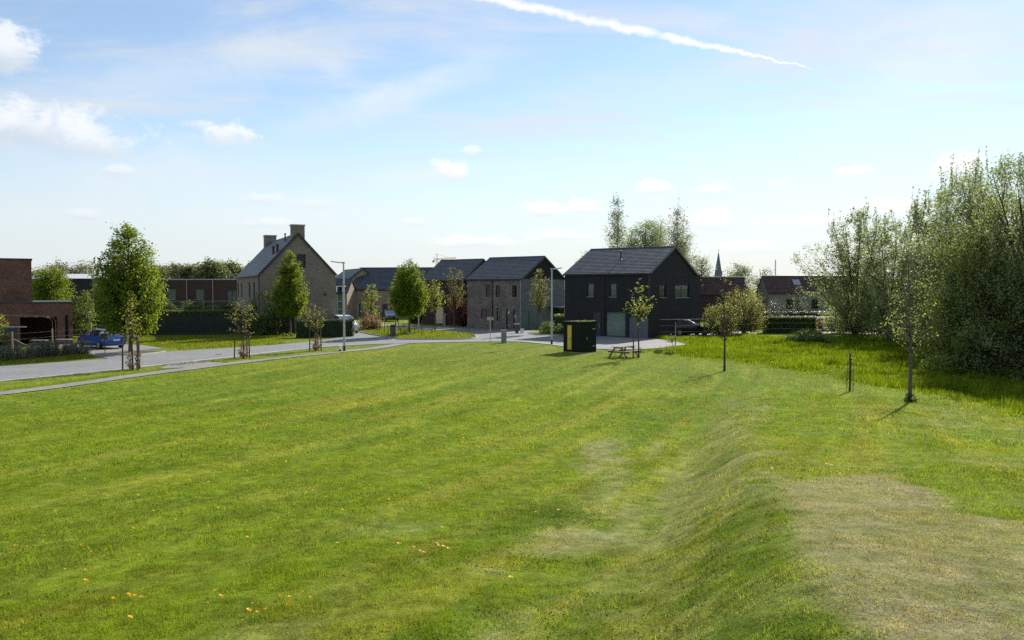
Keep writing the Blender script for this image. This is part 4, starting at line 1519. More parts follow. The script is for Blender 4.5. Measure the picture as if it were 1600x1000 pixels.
def tree(name, label, loc, h, r, z0, shape, twigs, per, leaf, lmat, bark='bark', seed=1, trunk_r=.09, stems=1, splay=0.0, fill=.55, spread=.22, lumpy=.25,
         ascend=.7, cat='tree', group=None, elong=1.7, limb_r=.014, leader=.96, wisps=0, lean=(0, 0), rz=0.0, up=.35, squash=(1, 1)):
    rng = np.random.default_rng(seed)
    root = thing(name, label, cat, loc, rz, group)
    f = SHAPES[shape]
    # stems
    stem = []
    for k in range(stems):
        a = 2 * math.pi * (k + rng.uniform(-.3, .3)) / max(stems, 1)
        sp = splay * r * (rng.uniform(.5, 1.0) if stems > 1 else 0)
        top = np.array([math.cos(a) * sp + lean[0] * h, math.sin(a) * sp + lean[1] * h, h * leader * (rng.uniform(.78, 1.0) if stems > 1 else 1)])
        base = np.array([math.cos(a) * .15 * (stems > 1), math.sin(a) * .15 * (stems > 1), -.1])
        t = np.linspace(0, 1, 11)
        P = base[None] * (1 - t)[:, None] + top[None] * t[:, None]
        P[:, :2] -= (top[:2] - base[:2])[None] * (t * (1 - t))[:, None] * .5
        wob = np.cumsum(rng.normal(0, .012 * h ** .5, (11, 2)), 0) * np.linspace(0, 1, 11)[:, None]
        P[:, :2] += wob
        rad = trunk_r * (1 - t) ** .8 * (1 if stems == 1 else rng.uniform(.55, .9)) + .008
        rad[0] *= 1.25
        stem.append((P, rad))
    # tips of the twigs fill the crown's envelope
    ph = rng.uniform(0, 6.28, 6)
    t = np.empty(0)
    while len(t) < twigs:
        q = rng.uniform(0, 1, twigs * 3)
        t = np.r_[t, q[rng.uniform(0, 1, twigs * 3) < f(q) ** 1.5 + .03]]
    t = t[:twigs]
    az = rng.uniform(0, 2 * np.pi, twigs)
    lump = 1 + lumpy * (np.sin(az * 2 + ph[0] + t * 5) * .45 + np.sin(az * 3 + ph[1] - t * 9) * .35 + np.sin(az * 5 + ph[2] + t * 17) * .3 + np.sin(t * 23 + ph[3] + az) * .25)
    rho = rng.uniform(0, 1, twigs) ** (.5 * (1 - fill) + .06) * r * f(t) * lump
    tip = np.c_[np.cos(az) * rho * squash[0] + lean[0] * (z0 + t * (h - z0)), np.sin(az) * rho * squash[1] + lean[1] * (z0 + t * (h - z0)), z0 + t * (h - z0) + rng.normal(0, .03 * h, twigs) * (t < .9)]
    limbs, C, O, K = [], [], [], []
    for i in range(twigs):
        best, bd = 0, 1e9
        if stems > 1:
            for k, (P, _) in enumerate(stem):
                zi = np.interp(tip[i, 2] * .85, P[:, 2], np.arange(11))
                q = P[int(zi)]
                dd = (q[0] - tip[i, 0]) ** 2 + (q[1] - tip[i, 1]) ** 2
                if dd < bd:
                    best, bd = k, dd
        P, rad = stem[best]
        zb = max(min(z0 * .95, h * .3), tip[i, 2] - ascend * rho[i] - .15 * rng.uniform(0, 1))
        zb = min(zb, P[-1, 2])
        base = np.array([np.interp(zb, P[:, 2], P[:, 0]), np.interp(zb, P[:, 2], P[:, 1]), zb])
        tt = np.linspace(0, 1, 5)[:, None]
        Q = base * (1 - tt) + tip[i] * tt
        Q[:, 2] += (tt * (1 - tt))[:, 0] * rng.uniform(-.15, .35) * rho[i]
        Q[1:4] += rng.normal(0, .03 * (rho[i] + .2), (3, 3))
        br = min(limb_r * (1 + 1.2 * rho[i] / max(r, .1)), np.interp(zb, P[:, 2], rad) * .7 + .003)
        limbs.append((Q, br * (1 - .8 * np.linspace(0, 1, 5))))
        if per:
            m = max(1, int(per * rng.uniform(.6, 1.4)))
            u = 1 - rng.uniform(0, 1, m) ** 1.3 * .55
            pos = base + (tip[i] - base) * u[:, None]
            pos = np.stack([np.interp(u, np.linspace(0, 1, 5), Q[:, k]) for k in range(3)], 1)
            C.append(pos + rng.normal(0, spread, (m, 3)) * np.array([1, 1, .8]))
            K.append(np.full(m, rng.uniform(-.1, 1.1)))
            O.append(np.repeat((tip[i] - np.array([lean[0] * tip[i, 2], lean[1] * tip[i, 2], z0 + .45 * (h - z0)]))[None] / max(r, .3) * .5, m, 0))
    for k in range(wisps):
        P, _ = stem[k % stems]
        b0 = tip[np.argsort(-tip[:, 2])[rng.integers(0, max(3, twigs // 8))]]
        e = b0 + np.array([rng.normal(0, .12), rng.normal(0, .12), rng.uniform(.7, 1.7) * h / 12])
        Q = b0 * (1 - np.linspace(0, 1, 5)[:, None]) + e * np.linspace(0, 1, 5)[:, None] + rng.normal(0, .03, (5, 3))
        limbs.append((Q, .016 * (1 - .8 * np.linspace(0, 1, 5))))
        m = 14
        u = rng.uniform(0, 1, m)
        C.append(b0 + (e - b0) * u[:, None] + rng.normal(0, .05, (m, 3)))
        O.append(np.zeros((m, 3)))
        K.append(np.full(m, .5))
    V1, F1 = limb_tubes(stem, 8)
    V2, F2 = limb_tubes(limbs, 3)
    V = np.r_[V1, V2]
    F = np.r_[F1, F2 + len(V1)]
    np_mesh('trunk', V, F, bark, root, smooth=True)
    if per:
        C = np.concatenate(C)
        O = np.concatenate(O)
        K = np.concatenate(K)
        k = C[:, 2] > .05
        V, F, ti = leaf_quads(C[k], leaf, rng, up, O[k], elong, K[k])
        np_mesh('crown', V, F, lmat, root, ti)
    return root


def hedge(name, label, loc, rz, lx, ly, h, n, leaf, lmat, seed, cat='hedge', bulge=.12, group=None):
    """a clipped hedge: leaves over a twiggy core"""
    rng = np.random.default_rng(seed)
    root = thing(name, label, cat, loc, rz, group)
    core = MB()
    core.box(-lx / 2 + .14, lx / 2 - .14, -ly / 2 + .14, ly / 2 - .14, 0, h - .16)
    core.build('core', 'hedge', root)
    u = rng.uniform(-1, 1, (n, 3))
    ax = rng.choice(3, n, p=[.12, .5, .38])
    sg = np.sign(rng.uniform(-1, 1, n))
    sg[(ax == 2)] = 1
    p = u * np.array([lx / 2, ly / 2, h / 2])
    for k, ext in enumerate((lx / 2, ly / 2, h / 2)):
        q = ax == k
        p[q, k] = sg[q] * ext * (1 - rng.uniform(0, 1, q.sum()) ** 2 * min(.2 / ext, .9))
    p[:, 2] += h / 2
    lum = (fbm(p[:, 0] + 50, p[:, 2] * 1.3 + p[:, 1] + 20, 1.3, 3, seed) - .5) * 2 * bulge
    p += np.c_[p[:, 0] / lx, p[:, 1] / ly, (p[:, 2] - h / 2) / h] * lum[:, None] * 1.6 + rng.normal(0, .035, (n, 3))
    p[:, 2] = np.maximum(p[:, 2], .02)
    nr = np.zeros((n, 3))
    nr[np.arange(n), ax] = sg * 1.2
    V, F, t = leaf_quads(p, leaf, rng, .3, nr)
    np_mesh('foliage', V, F, lmat, root, t)
    return root


G_Z = lambda x, y: (x, y, tz(x, y) - .02)

# -- hornbeams along the street
tree('hornbeam_tree', 'large round hornbeam with full green crown behind the blue car', (-27.5, 56.6, 0), 9.35, 2.55, 1.65, 'ovate', 620, 42, .19, 'hornbeam', seed=11, trunk_r=.13, fill=.72, spread=.17, lumpy=.13, limb_r=.016, ascend=1.1)
tree('hornbeam_tree', 'narrow columnar hornbeam in front of the beige brick gable', (-21.6, 76.6, 0), 8.35, 1.62, 2.1, 'column', 420, 36, .18, 'hornbeam', seed=12, trunk_r=.1, fill=.72, spread=.15, lumpy=.12, ascend=1.2)
tree('hornbeam_tree', 'plump green hornbeam on the grass island beside the litter bin', (-10.0, 76.8, .13), 7.45, 1.8, 1.95, 'ovate', 440, 40, .18, 'hornbeam', seed=13, trunk_r=.11, fill=.72, spread=.16, lumpy=.13, ascend=1.1)
tree('round_tree', 'dark round clipped tree behind the red brick house', (-49.8, 85, 0), 7.05, 2.1, 1.2, 'round', 420, 34, .19, 'hornbeam', seed=14, trunk_r=.12, fill=.65, spread=.22, lumpy=.12)
tree('leafy_bush', 'light green leafy shrub right of the red brick house corner', (-39.6, 72.5, 0), 4.5, 1.25, .4, 'bush', 120, 26, .17, 'hedgelight', seed=15, trunk_r=.05, stems=3, splay=.5, cat='shrub')

# -- sparse young street trees
tree('street_tree', 'thin yellow-leaved tree in front of the tan row house, behind the red shrub', (-16.4, 91.7, .0), 5.3, 1.15, 1.6, 'bush', 75, 11, .17, 'limeleaf', 'bark_dark', 21, .05, spread=.13, lumpy=.3)
tree('street_tree', 'bare-branched thin tree left of the plump hornbeam', (-14.2, 96, 0), 6.4, 1.3, 2.0, 'ovate', 90, 2, .1, 'farbare', 'bark', 22, .05, spread=.1, fill=.2, ascend=1.5)
tree('street_tree', 'slim yellow-green tree with dark trunk at the island edge', (-8.05, 82.3, .13), 5.5, .95, 2.3, 'bush', 80, 13, .16, 'limeleaf', 'bark_dark', 23, .055, spread=.12, ascend=1.1)
tree('street_tree', 'tall sparse tree beside the red-tipped shrub, left of the grey brick house', (-6.9, 93.0, 0), 7.4, 1.5, 2.6, 'bush', 130, 10, .15, 'olive', 'bark', 24, .06, spread=.13, ascend=1.2)
tree('street_tree', 'sparse yellow-green tree in the planting bed before the grey brick house', (2.85, 80.2, .1), 6.7, 1.3, 2.8, 'column', 125, 11, .14, 'olive', 'bark', 25, .055, spread=.12, ascend=1.1)
tree('tuft_tree', 'young tree with yellow leaf tufts beside the picnic table', G_Z(8.54, 52.9), 5.6, 1.2, 2.75, 'birch', 66, 9, .12, 'limeleaf', 'bark_dark', 26, .05, spread=.055, fill=.35, ascend=.9, limb_r=.008)
tree('lawn_tree', 'slim young tree with thin yellowish crown on the lawn edge, before the yellow bush', G_Z(12.0, 44.3), 5.6, 1.25, 2.2, 'birch', 50, 5, .09, 'olive', 'bark_dark', 27, .06, spread=.10, fill=.35, ascend=1.1, limb_r=.008)
tree('lawn_tree', 'taller young tree with dark straight trunk on the mound, before the willows', G_Z(14.53, 28.6), 5.9, 1.25, 2.1, 'birch', 70, 6, .075, 'willowlime', 'bark', 28, .065, spread=.09, fill=.35, ascend=1.0, limb_r=.007)
tree('sapling', 'tiny sapling with a few silver leaves beside the rail fence', G_Z(12.9, 63.2), 1.1, .5, .45, 'dome', 16, 6, .09, 'lavender', 'bark', 29, .02, spread=.07)


# -- guarded saplings along the footpath: three stakes with rails
def guard(loc, w, h, rz, label, seed):
    rnd = random.Random(seed)
    g = thing('tree_guard', label, 'tree guard', loc, rz, 'wooden guards round the young trees')
    pts = [(w / 2 * math.cos(a), w / 2 * math.sin(a)) for a in (R(200), R(340), R(90))]
    tops = []
    for (x, y) in pts:
        m = MB()
        t = (x * rnd.uniform(.86, .98), y * rnd.uniform(.86, .98), h + rnd.uniform(-.03, .03))
        m.tube([(x, y, -.1), t], [.045, .042], 8)
        m.build('stake', 'darkwood', g)
        tops.append(t)
    for i in range(3):
        m = MB()
        a, b = Vector(tops[i]), Vector(tops[(i + 1) % 3])
        dd = (b - a).normalized() * .09
        m.bar(a - dd + Vector((0, 0, -.06)), b + dd + Vector((0, 0, -.06)), .035, .09)
        m.build('rail', 'darkwood', g)
    return g


for i, (x, y, h, w, gh, r, lab, glab, lm) in enumerate([
        (-21.75, 45.0, 4.5, 1.12, 1.92, .75, 'narrow yellow-green sapling in the guard nearest the brick house', 'dark three-stake guard nearest the red brick house', 'yellowleaf'),
        (-18.0, 52.6, 3.85, 1.15, 1.85, 1.3, 'spreading yellow-green sapling in the leaning guard before the mesh fence', 'leaning three-stake guard in the middle of the three', 'olive'),
        (-14.7, 58.9, 3.6, .92, 1.75, 1.15, 'spreading sapling in the guard nearest the left street lamp', 'three-stake guard nearest the left street lamp', 'olive')]):
    z = tz(x, y)
    tree('young_tree', lab, (x, y, z), h, r, 1.7 if i else 1.6, 'vase' if i else 'birch', 52 if i else 50, 9, .12, lm, 'bark_dark', 40 + i, .045, spread=.12, fill=.4, ascend=.9, limb_r=.008)
    tree('base_shoots', 'orange-tinted shoots at the foot of the sapling ' + ('nearest the brick house', 'in the leaning guard', 'nearest the left lamp')[i], (x + .05, y - .02, z - .02), 1.25, .38, .15, 'bush', 32, 9, .11, 'redgreen', 'bark_dark', 50 + i, .02, stems=3, splay=.5, spread=.07, cat='shrub', group='shoots at the foot of the guarded saplings')
    guard((x, y, z), w, gh, R(-15 + 8 * i), glab, i)

# -- shrubs
tree('red_shrub', 'copper-red shrub at the left end of the grass island', (-15.4, 85.6, .13), 1.7, 1.5, .1, 'bush', 150, 22, .13, 'redgreen', 'bark_dark', 61, .03, stems=5, splay=.7, cat='shrub', spread=.13)
tree('red_tipped_shrub', 'dark maroon shrub against the corner of the grey brick house', (-5.7, 94.4, 0), 3.5, 1.5, .1, 'bush', 170, 28, .16, 'maroon', 'bark_dark', 62, .04, stems=5, splay=.6, cat='shrub', spread=.15)
tree('red_tipped_shrub', 'bright red young growth left of the dark maroon shrub', (-6.9, 94.2, 0), 3.7, .75, 2.0, 'round', 40, 14, .15, 'redleaf', 'bark_dark', 72, .03, stems=3, splay=.5, cat='shrub', spread=.12)
tree('dark_bush', 'big dark green bush against the beige brick house, left of the columnar hornbeam', (-24.2, 77.2, 0), 4.6, 1.9, .1, 'bush', 220, 26, .15, 'greenleaf', 'bark_dark', 63, .05, stems=5, splay=.6, cat='shrub', spread=.18)
tree('low_bush', 'low bright green bush under the tree in the planting bed', (3.6, 79.3, .1), 1.35, .85, .05, 'dome', 70, 22, .12, 'hedgelight', 'bark_dark', 64, .02, stems=4, splay=.6, cat='shrub', spread=.1)
tree('low_bush', 'second low green bush in the planting bed, nearer the street lamp', (4.6, 78.6, .1), 1.0, .7, .05, 'dome', 60, 20, .12, 'greenleaf', 'bark_dark', 65, .02, stems=4, splay=.6, cat='shrub', spread=.1)
tree('yellow_bush', 'tall yellow-olive bush before the brown roofed houses', (23.8, 80.6, 0), 4.75, 2.5, .3, 'bush', 300, 26, .16, 'olive', 'bark', 66, .06, stems=6, splay=.6, cat='shrub', spread=.2, lumpy=.35)
tree('yellow_bush', 'lower olive bush at the rail fence, left of the tall yellow bush', (20.6, 77.6, 0), 3.3, 2.0, .1, 'bush', 220, 24, .15, 'olive', 'bark', 67, .05, stems=5, splay=.6, cat='shrub', spread=.2, lumpy=.3)
tree('blossom_bush', 'pale blossoming shrub right of the tall yellow bush', (28.0, 83.5, 0), 3.5, 1.4, .4, 'round', 90, 12, .12, 'lavender', 'bark', 68, .05, stems=3, splay=.5, cat='shrub', spread=.18)
tree('weed_mound', 'dark green hump of nettles in the meadow before the willows', G_Z(25.6, 67.5), 1.15, 2.1, .02, 'dome', 200, 22, .14, 'greenleaf', 'bark_dark', 69, .02, stems=6, splay=.8, cat='shrub', spread=.14, lumpy=.35)
for i, (x, y) in enumerate([(9.2, 57.2), (10.6, 56.6), (11.2, 55.6)]):
    tree('weed_tuft', 'small dark weed tuft at the meadow edge, ' + ('nearest the road end', 'between the two others', 'nearest the picnic tree')[i], G_Z(x, y), .38, .4, .02, 'dome', 26, 12, .09, 'greenleaf', 'bark_dark', 75 + i, .01, stems=3, splay=.7, cat='weed', spread=.06, group='weed tufts at the meadow edge')

# -- trees behind the houses
tree('birch_tree', 'tall slender birch standing left behind the black house', (14.6, 110, 0), 17.6, 2.2, 5.0, 'plume', 330, 20, .23, 'birchleaf', 'bark_pale', 81, .16, spread=.36, lumpy=.6, fill=.25, ascend=1.0, wisps=3)
tree('birch_tree', 'tall slender birch standing right behind the black house', (23.6, 112, 0), 16.4, 2.2, 4.5, 'plume', 340, 20, .23, 'birchleaf', 'bark_pale', 82, .16, spread=.36, lumpy=.6, fill=.25, ascend=1.0, wisps=3)
tree('broad_tree', 'broad grey-green tree between the two birches behind the black house', (19.6, 116, 0), 14.9, 4.0, 4.0, 'round', 420, 26, .25, 'willow', 'bark', 83, .2, spread=.42, lumpy=.35, fill=.45)
tree('broad_tree', 'smaller grey-green tree behind the right birch', (22.6, 120, 0), 15.4, 3.2, 4.0, 'ovate', 300, 24, .25, 'birchleaf', 'bark', 84, .2, spread=.4, lumpy=.35, fill=.45)
tree('broad_tree', 'low pale tree at the right corner of the black house', (28.4, 118, 0), 9.6, 1.8, 2.0, 'round', 180, 22, .22, 'birchleaf', 'bark', 85, .12, spread=.36, lumpy=.35, fill=.4)
tree('broad_tree', 'grey-green tree filling the gap right of the left birch', (17.2, 115, 0), 13.4, 2.4, 4.0, 'round', 200, 22, .25, 'willow', 'bark', 91, .15, spread=.4, lumpy=.5, fill=.4)
tree('broad_tree', 'drooping grey-green tree just right of the right birch', (25.6, 116, 0), 13.0, 2.3, 3.5, 'plume', 200, 22, .24, 'birchleaf', 'bark', 92, .15, spread=.4, lumpy=.5, fill=.4)
tree('ash_tree', 'yellow-green tree between the grey brick house and the black house', (10.0, 106, 0), 9.7, 2.0, 3.0, 'ovate', 170, 24, .22, 'olive', 'bark', 86, .12, spread=.3, lumpy=.4, fill=.4)
tree('garden_tree', 'round tree right of the church spire', (45.5, 158, 0), 9.6, 3.4, 2, 'round', 220, 20, .34, 'birchleaf', 'bark', 87, .16, spread=.5, lumpy=.3, fill=.3)
tree('garden_tree', 'small tree peeping over the brown roofs', (52, 162, 0), 8.4, 2.2, 2, 'round', 140, 20, .34, 'farleaf', 'bark', 88, .14, spread=.45, lumpy=.3)
tree('garden_tree', 'thin grey tree in front of the pale brown-roofed house', (34.5, 95, 0), 4.9, 1.7, 1.0, 'round', 120, 5, .14, 'birchleaf', 'bark_dark', 89, .06, spread=.2, fill=.2)

# -- willows on the right, branching from the ground
for i, (x, y, h, r, tw, per, lf, lab) in enumerate([
        (33.2, 76.0, 12.3, 3.5, 620, 26, .20, 'leftmost grey-green willow of the thicket, beyond the meadow'),
        (33.9, 70.5, 11.2, 3.3, 480, 26, .20, 'second willow from the left, low and dense'),
        (34.0, 64.0, 12.5, 3.3, 560, 28, .19, 'third willow from the left with thin upright shoots'),
        (32.0, 56.0, 12.6, 3.3, 700, 30, .17, 'middle willow with dark inner crown behind the young mound tree'),
        (30.2, 49.5, 13.0, 3.4, 820, 32, .155, 'tall willow right of the middle one, with wispy top'),
        (25.4, 43.2, 8.0, 2.6, 800, 32, .13, 'low bright willow hanging forward to the meadow'),
        (27.6, 41.0, 12.6, 3.5, 1100, 34, .135, 'tallest willow at the right edge'),
        (28.6, 36.0, 11.5, 3.2, 600, 32, .14, 'willow at the outer right edge, mostly outside'),
        (38.5, 55.0, 14.0, 3.8, 380, 30, .2, 'willow at the back of the thicket')]):
    lm = 'willowlime' if i == 5 else 'willow'
    tree('willow_tree', lab, (x, y, -.02), h, r * 1.08, .4, 'bush', int(tw * .72), int(per * 1.75), lf * 1.12, lm, 'bark_dark', 100 + i, .15, stems=7, splay=.62, fill=.4, spread=.21, lumpy=.75, ascend=1.0, limb_r=.012, wisps=30, group='willows of the thicket', elong=2.1, up=.2)
for i, (x, y) in enumerate([(34, 81), (36.5, 79.5), (39.5, 77.5)]):
    tree('thicket_shrub', 'dense dark undergrowth shrub at the back of the willow thicket', (x, y, 0), 3.4 + (i % 3) * .8, 2.0, .2, 'bush', 130, 24, .22, 'willow', 'bark_dark', 130 + i, .05, stems=5, splay=.6, cat='shrub', spread=.24, group='undergrowth behind the willows')

# -- wood on the far left horizon
far = tree('far_tree', 'rounded tree of the far wood left of the beige house', (-96, 255, 0), 13.0, 5.0, 1.5, 'round', 260, 16, .75, 'farleaf', 'bark', 141, .25, spread=.75, lumpy=.25, fill=.4, group='trees of the far wood')
far2 = tree('far_tree', 'budding tree of the far wood behind the brick house', (-150, 260, 0), 14.0, 4.2, 1.5, 'column', 240, 12, .6, 'farbare', 'bark', 142, .25, spread=.7, lumpy=.35, fill=.3, group='budding trees of the far wood')
rnd = random.Random(8)
for i in range(17):
    px = 248 + i * 11.5
    y = 250 + rnd.uniform(-14, 14)
    dup(far, ((px - 800) / 1230 * y, y, 0), rnd.uniform(0, 6), 'rounded tree of the far wood left of the beige house', rnd.uniform(.86, 1.02))
for i in range(11):
    px = 50 + i * 11.5 if i < 9 else 10 + i * 2
    y = 255 + rnd.uniform(-12, 12)
    dup(far2, ((px - 800) / 1230 * y, y, 0), rnd.uniform(0, 6), 'budding tree of the far wood behind the brick house', rnd.uniform(.85, 1.02) * (.86 if px < 95 else 1))
fs = tree('far_tree', 'low tree on the skyline between the houses', (109, 305, 0), 7.5, 5, .5, 'dome', 160, 14, .8, 'farleaf', 'bark', 143, .2, spread=.7, lumpy=.3, group='skyline trees between the houses')
for i, px in enumerate((660, 1112, 1232)):
    y = 300 + rnd.uniform(-30, 30)
    dup(fs, ((px - 800) / 1230 * y, y, 0), rnd.uniform(0, 6), 'low tree on the skyline between the houses', rnd.uniform(.8, 1.05))

# -- hedges
hedge('clipped_hedge', 'dark clipped hedge in front of the pale van', (-17.9, 75.3, 0), math.atan2(2, 5.0), 5.3, 1.2, 1.65, 6000, .13, 'hedge', 151)
hedge('clipped_hedge', 'clipped hedge with bright top before the brown roofed houses', (28.9, 82.0, 0), 0, 5.4, 1.3, 1.75, 6000, .14, 'hedgelight', 152)
hedge('clipped_hedge', 'darker hedge behind the bright clipped one', (33, 92, 0), 0, 9, 1.2, 1.9, 6000, .16, 'hedge', 153)
hedge('clipped_hedge', 'green hedge between the grey brick house and the dark green shed', (6.0, 81.9, 0), math.atan2(.61, -.79), 3.2, 1.6, 1.9, 4500, .13, 'hedgelight', 154)
hedge('clipped_hedge', 'dark hedge by the parked cars behind the plump hornbeam', (-10.4, 105, 0), .1, 6.4, 1.5, 2.0, 5000, .17, 'hedge', 155)
hedge('clipped_hedge', 'light green hedge behind the mesh fence under the pleached trees', (-33.0, 83.5, 0), .19, 15, 1.1, 2.35, 9000, .15, 'hedgelight', 156)
hedge('clipped_hedge', 'long dark hedge at the back of the field, left part', (-40, 79.5, 0), .2, 9, 1.0, 1.8, 5000, .15, 'hedge', 157)

# lavender along the garden fence
lav = tree('lavender_shrub', 'grey-green lavender shrub below the wire fence', (-30.4, 55.4, 0), 1.0, .75, .05, 'dome', 90, 10, .16, 'lavender', 'bark_dark', 161, .015, stems=6, splay=.8, cat='shrub', spread=.08, group='lavender shrubs along the garden fence', elong=4, up=0, limb_r=.006)
for i in range(15):
    t = (i + 1) / 15
    x, y = -30.4 + (-34.0 + 30.4) * t + rnd.uniform(-.25, .25), 55.6 + (47.5 - 55.6) * t + rnd.uniform(-.3, .3)
    dup(lav, (x - .3, y, 0), rnd.uniform(0, 6), 'grey-green lavender shrub below the wire fence', rnd.uniform(.8, 1.15))
tree('garden_bush', 'yellow-green bush at the left edge behind the wire fence', (-37.0, 56.5, 0), 2.9, .9, .4, 'bush', 70, 16, .15, 'yellowleaf', 'bark_dark', 165, .03, stems=3, splay=.5, cat='shrub', spread=.12)

# pleached trees on their frame
pf = thing('pleaching_frame', 'pale timber frame carrying the pleached trees behind the mesh fence', 'frame', (-34.4, 84.6, 0), .19)
for k in range(4):
    m = MB()
    m.tube([(-5.4 + k * 3.3, 0, 0), (-5.4 + k * 3.3, 0, 3.3)], .06, 8)
    m.build('post', 'woodgrey', pf)
for z in (3.28, 2.75):
    m = MB()
    m.bar((-5.6, 0.07, z), (4.7, .07, z), .04, .07)
    m.build('rail', 'woodgrey', pf)
for k in range(5):
    xx = -34.4 + (-4.6 + k * 2.0) * math.cos(.19)
    yy = 84.75 + (-4.6 + k * 2.0) * math.sin(.19)
    tree('pleached_tree', 'flat trained tree on the timber frame, ' + ('leftmost of five', 'second from left', 'middle one', 'fourth from left', 'rightmost of five')[k], (xx, yy, 0), 3.4, 1.0, 2.2, 'bush', 46, 14, .13, 'hedgelight', 'bark_dark', 170 + k, .04, spread=.1, squash=(1, .25), rz=.19, group='pleached trees', ascend=.2)


# ------------------------------------------------------------------ fences
def strand(mb, a, b, r=.006):
    mb.tube([a, b], r, 4, False)


ff = thing('mesh_fence', 'dark green privacy mesh fence along the back of the field', 'fence', (-42.4, 75.6, 0), math.atan2(3.6, 20.5))
NP = 9
for k in range(NP):
    m = MB()
    m.tube([(k * 2.6, 0, 0), (k * 2.6, 0, 2.05)], .035, 8)
    m.build('post', 'trim', ff)
for k in range(NP - 1):
    m = MB()
    m.box(k * 2.6 + .045, (k + 1) * 2.6 - .045, -.006, .006, .06, 1.97)
    m.build('mesh_panel', 'screen', ff)

wf = thing('wire_fence', 'wire fence on yellowish round posts in front of the red brick house', 'fence', (0, 0, 0))
WP = [(-35.2, 50.8), (-34.6, 54.4), (-34.1, 58.3), (-33.2, 62.0)]
for i, (x, y) in enumerate(WP):
    m = MB()
    m.tube([(x, y, -.1), (x, y, 1.62), (x, y, 1.68)], [.058, .055, .03], 10)
    m.build('post', 'woodpost', wf)
for a, b in (((-34.55, 54.5, 1.15), (-34.0, 56.6, .05)), ((-33.25, 61.9, 1.15), (-33.8, 59.9, .05))):
    m = MB()
    m.tube([a, b], .035, 8)
    m.build('brace', 'woodgrey', wf)
for z in (.25, .7, 1.1, 1.5):
    m = MB()
    for i in range(3):
        strand(m, (*WP[i], z), (*WP[i + 1], z), .0035)
    m.build('wire', 'trim', wf)

rf = thing('rail_fence', 'low wire fence with pale top rail beside the black house and the meadow', 'fence', (0, 0, 0))
RP = [(13.2, 74.6), (18.55, 76.0), (23.0, 78.0), (26.0, 80.9), (29.0, 80.9), (31.7, 80.9), (34.5, 79.8), (38, 77.5)]
for i, (x, y) in enumerate(RP):
    m = MB()
    m.tube([(x, y, -.05), (x, y, 1.72)], .035, 8)
    m.build('post', 'trim', rf)
for i in range(len(RP) - 1):
    m = MB()
    m.bar((*RP[i], 1.70), (*RP[i + 1], 1.70), .045, .05)
    m.build('rail', 'galv', rf)
    for z in (.5, 1.1):
        m = MB()
        strand(m, (*RP[i], z), (*RP[i + 1], z), .010)
        m.build('wire', 'galv', rf)

# garden corner by the brick house: smoked screen, arch, table
gs = thing('garden_shelter', 'low smoked-glass garden screen with pale top rail at the left edge', 'screen', (-37.9, 56.4, 0), R(12))
m = MB()
m.box(0, 2.2, -.02, .02, .1, 1.85)
m.build('panel', 'smoked', gs)
m = MB()
m.box(-1.0, 2.75, -.05, .05, 1.853, 1.93)
m.build('top_rail', 'zinc', gs)
for x in (.0, 1.1, 2.2):
    m = MB()
    m.box(x - .03, x + .03, -.06, -.021, 0, 1.85)
    m.build('post', 'trim', gs)
ar = thing('rusty_arch', 'rusty arched plant frame in front of the carport', 'arch', (-37.6, 60.5, 0), R(15))
for yy in (0, .8):
    m = MB()
    m.tube([(2.0, yy, 0), (2.0, yy, 2.1), (1.85, yy, 2.35), (1.2, yy, 2.5), (-1.8, yy, 2.62)], .022, 8)
    m.build('hoop', 'bark', ar)
for k in range(5):
    m = MB()
    x = 1.6 - k * .75
    m.tube([(x, 0, 2.43 + (1.6 - x) * .055), (x, .8, 2.43 + (1.6 - x) * .055)], .02, 6)
    m.build('crossbar', 'bark', ar)
for i, (x, y) in enumerate(((-36.2, 60.2), (-34.9, 61.2))):
    g = thing('garden_table', ('low pale garden table nearer the screen', 'low pale garden table nearer the blue car')[i], 'table', (x, y, 0), R(10), 'garden tables by the carport')
    m = MB()
    m.box(-.55, .55, -.3, .3, .68, .72)
    m.build('table_top', 'woodgrey', g)
    for sx in (-.5, .5):
        for sy in (-.25, .25):
            m = MB()
            m.box(sx - .02, sx + .02, sy - .02, sy + .02, 0, .68)
            m.build('leg', 'trim', g)


# ------------------------------------------------------------------ street furniture
def street_lamp(loc, h, rz, label):
    s = thing('street_lamp', label, 'street lamp', loc, rz, 'street lamps')
    m = MB()
    m.tube([(0, 0, 0), (0, 0, h * .55), (0, 0, h - .12)], [.085, .075, .055], 12)
    m.build('pole', 'galv', s)
    m = MB()
    m.tube([(0, 0, 0), (0, 0, .42)], .091, 12)
    m.build('base_sleeve', 'blackplastic', s)
    m = MB()
    m.box(-.09, .09, -.09, .09, h - .14, h - .02)
    m.build('bracket', 'galv', s)
    m = MB()
    hd = [(.05, -.10, -.13), (.62, -.15, -.07), (.98, -.11, -.02), (.98, .11, -.02), (.62, .15, -.07), (.05, .10, -.13)]
    m.add([(x, y, h + z) for x, y, z in hd] + [(x, y, h + z + .08) for x, y, z in hd], [(5, 4, 3, 2, 1, 0), (6, 7, 8, 9, 10, 11)] + [(i, (i + 1) % 6, 6 + (i + 1) % 6, 6 + i) for i in range(6)])
    hh = m.build('lamp_head', 'galv', s)
    m = MB()
    m.add([(.3, -.09, h - .118), (.8, -.09, h - .062), (.8, .09, h - .062), (.3, .09, h - .118)], [(3, 2, 1, 0)])
    m.build('lens', 'lampglass', hh)
    return s


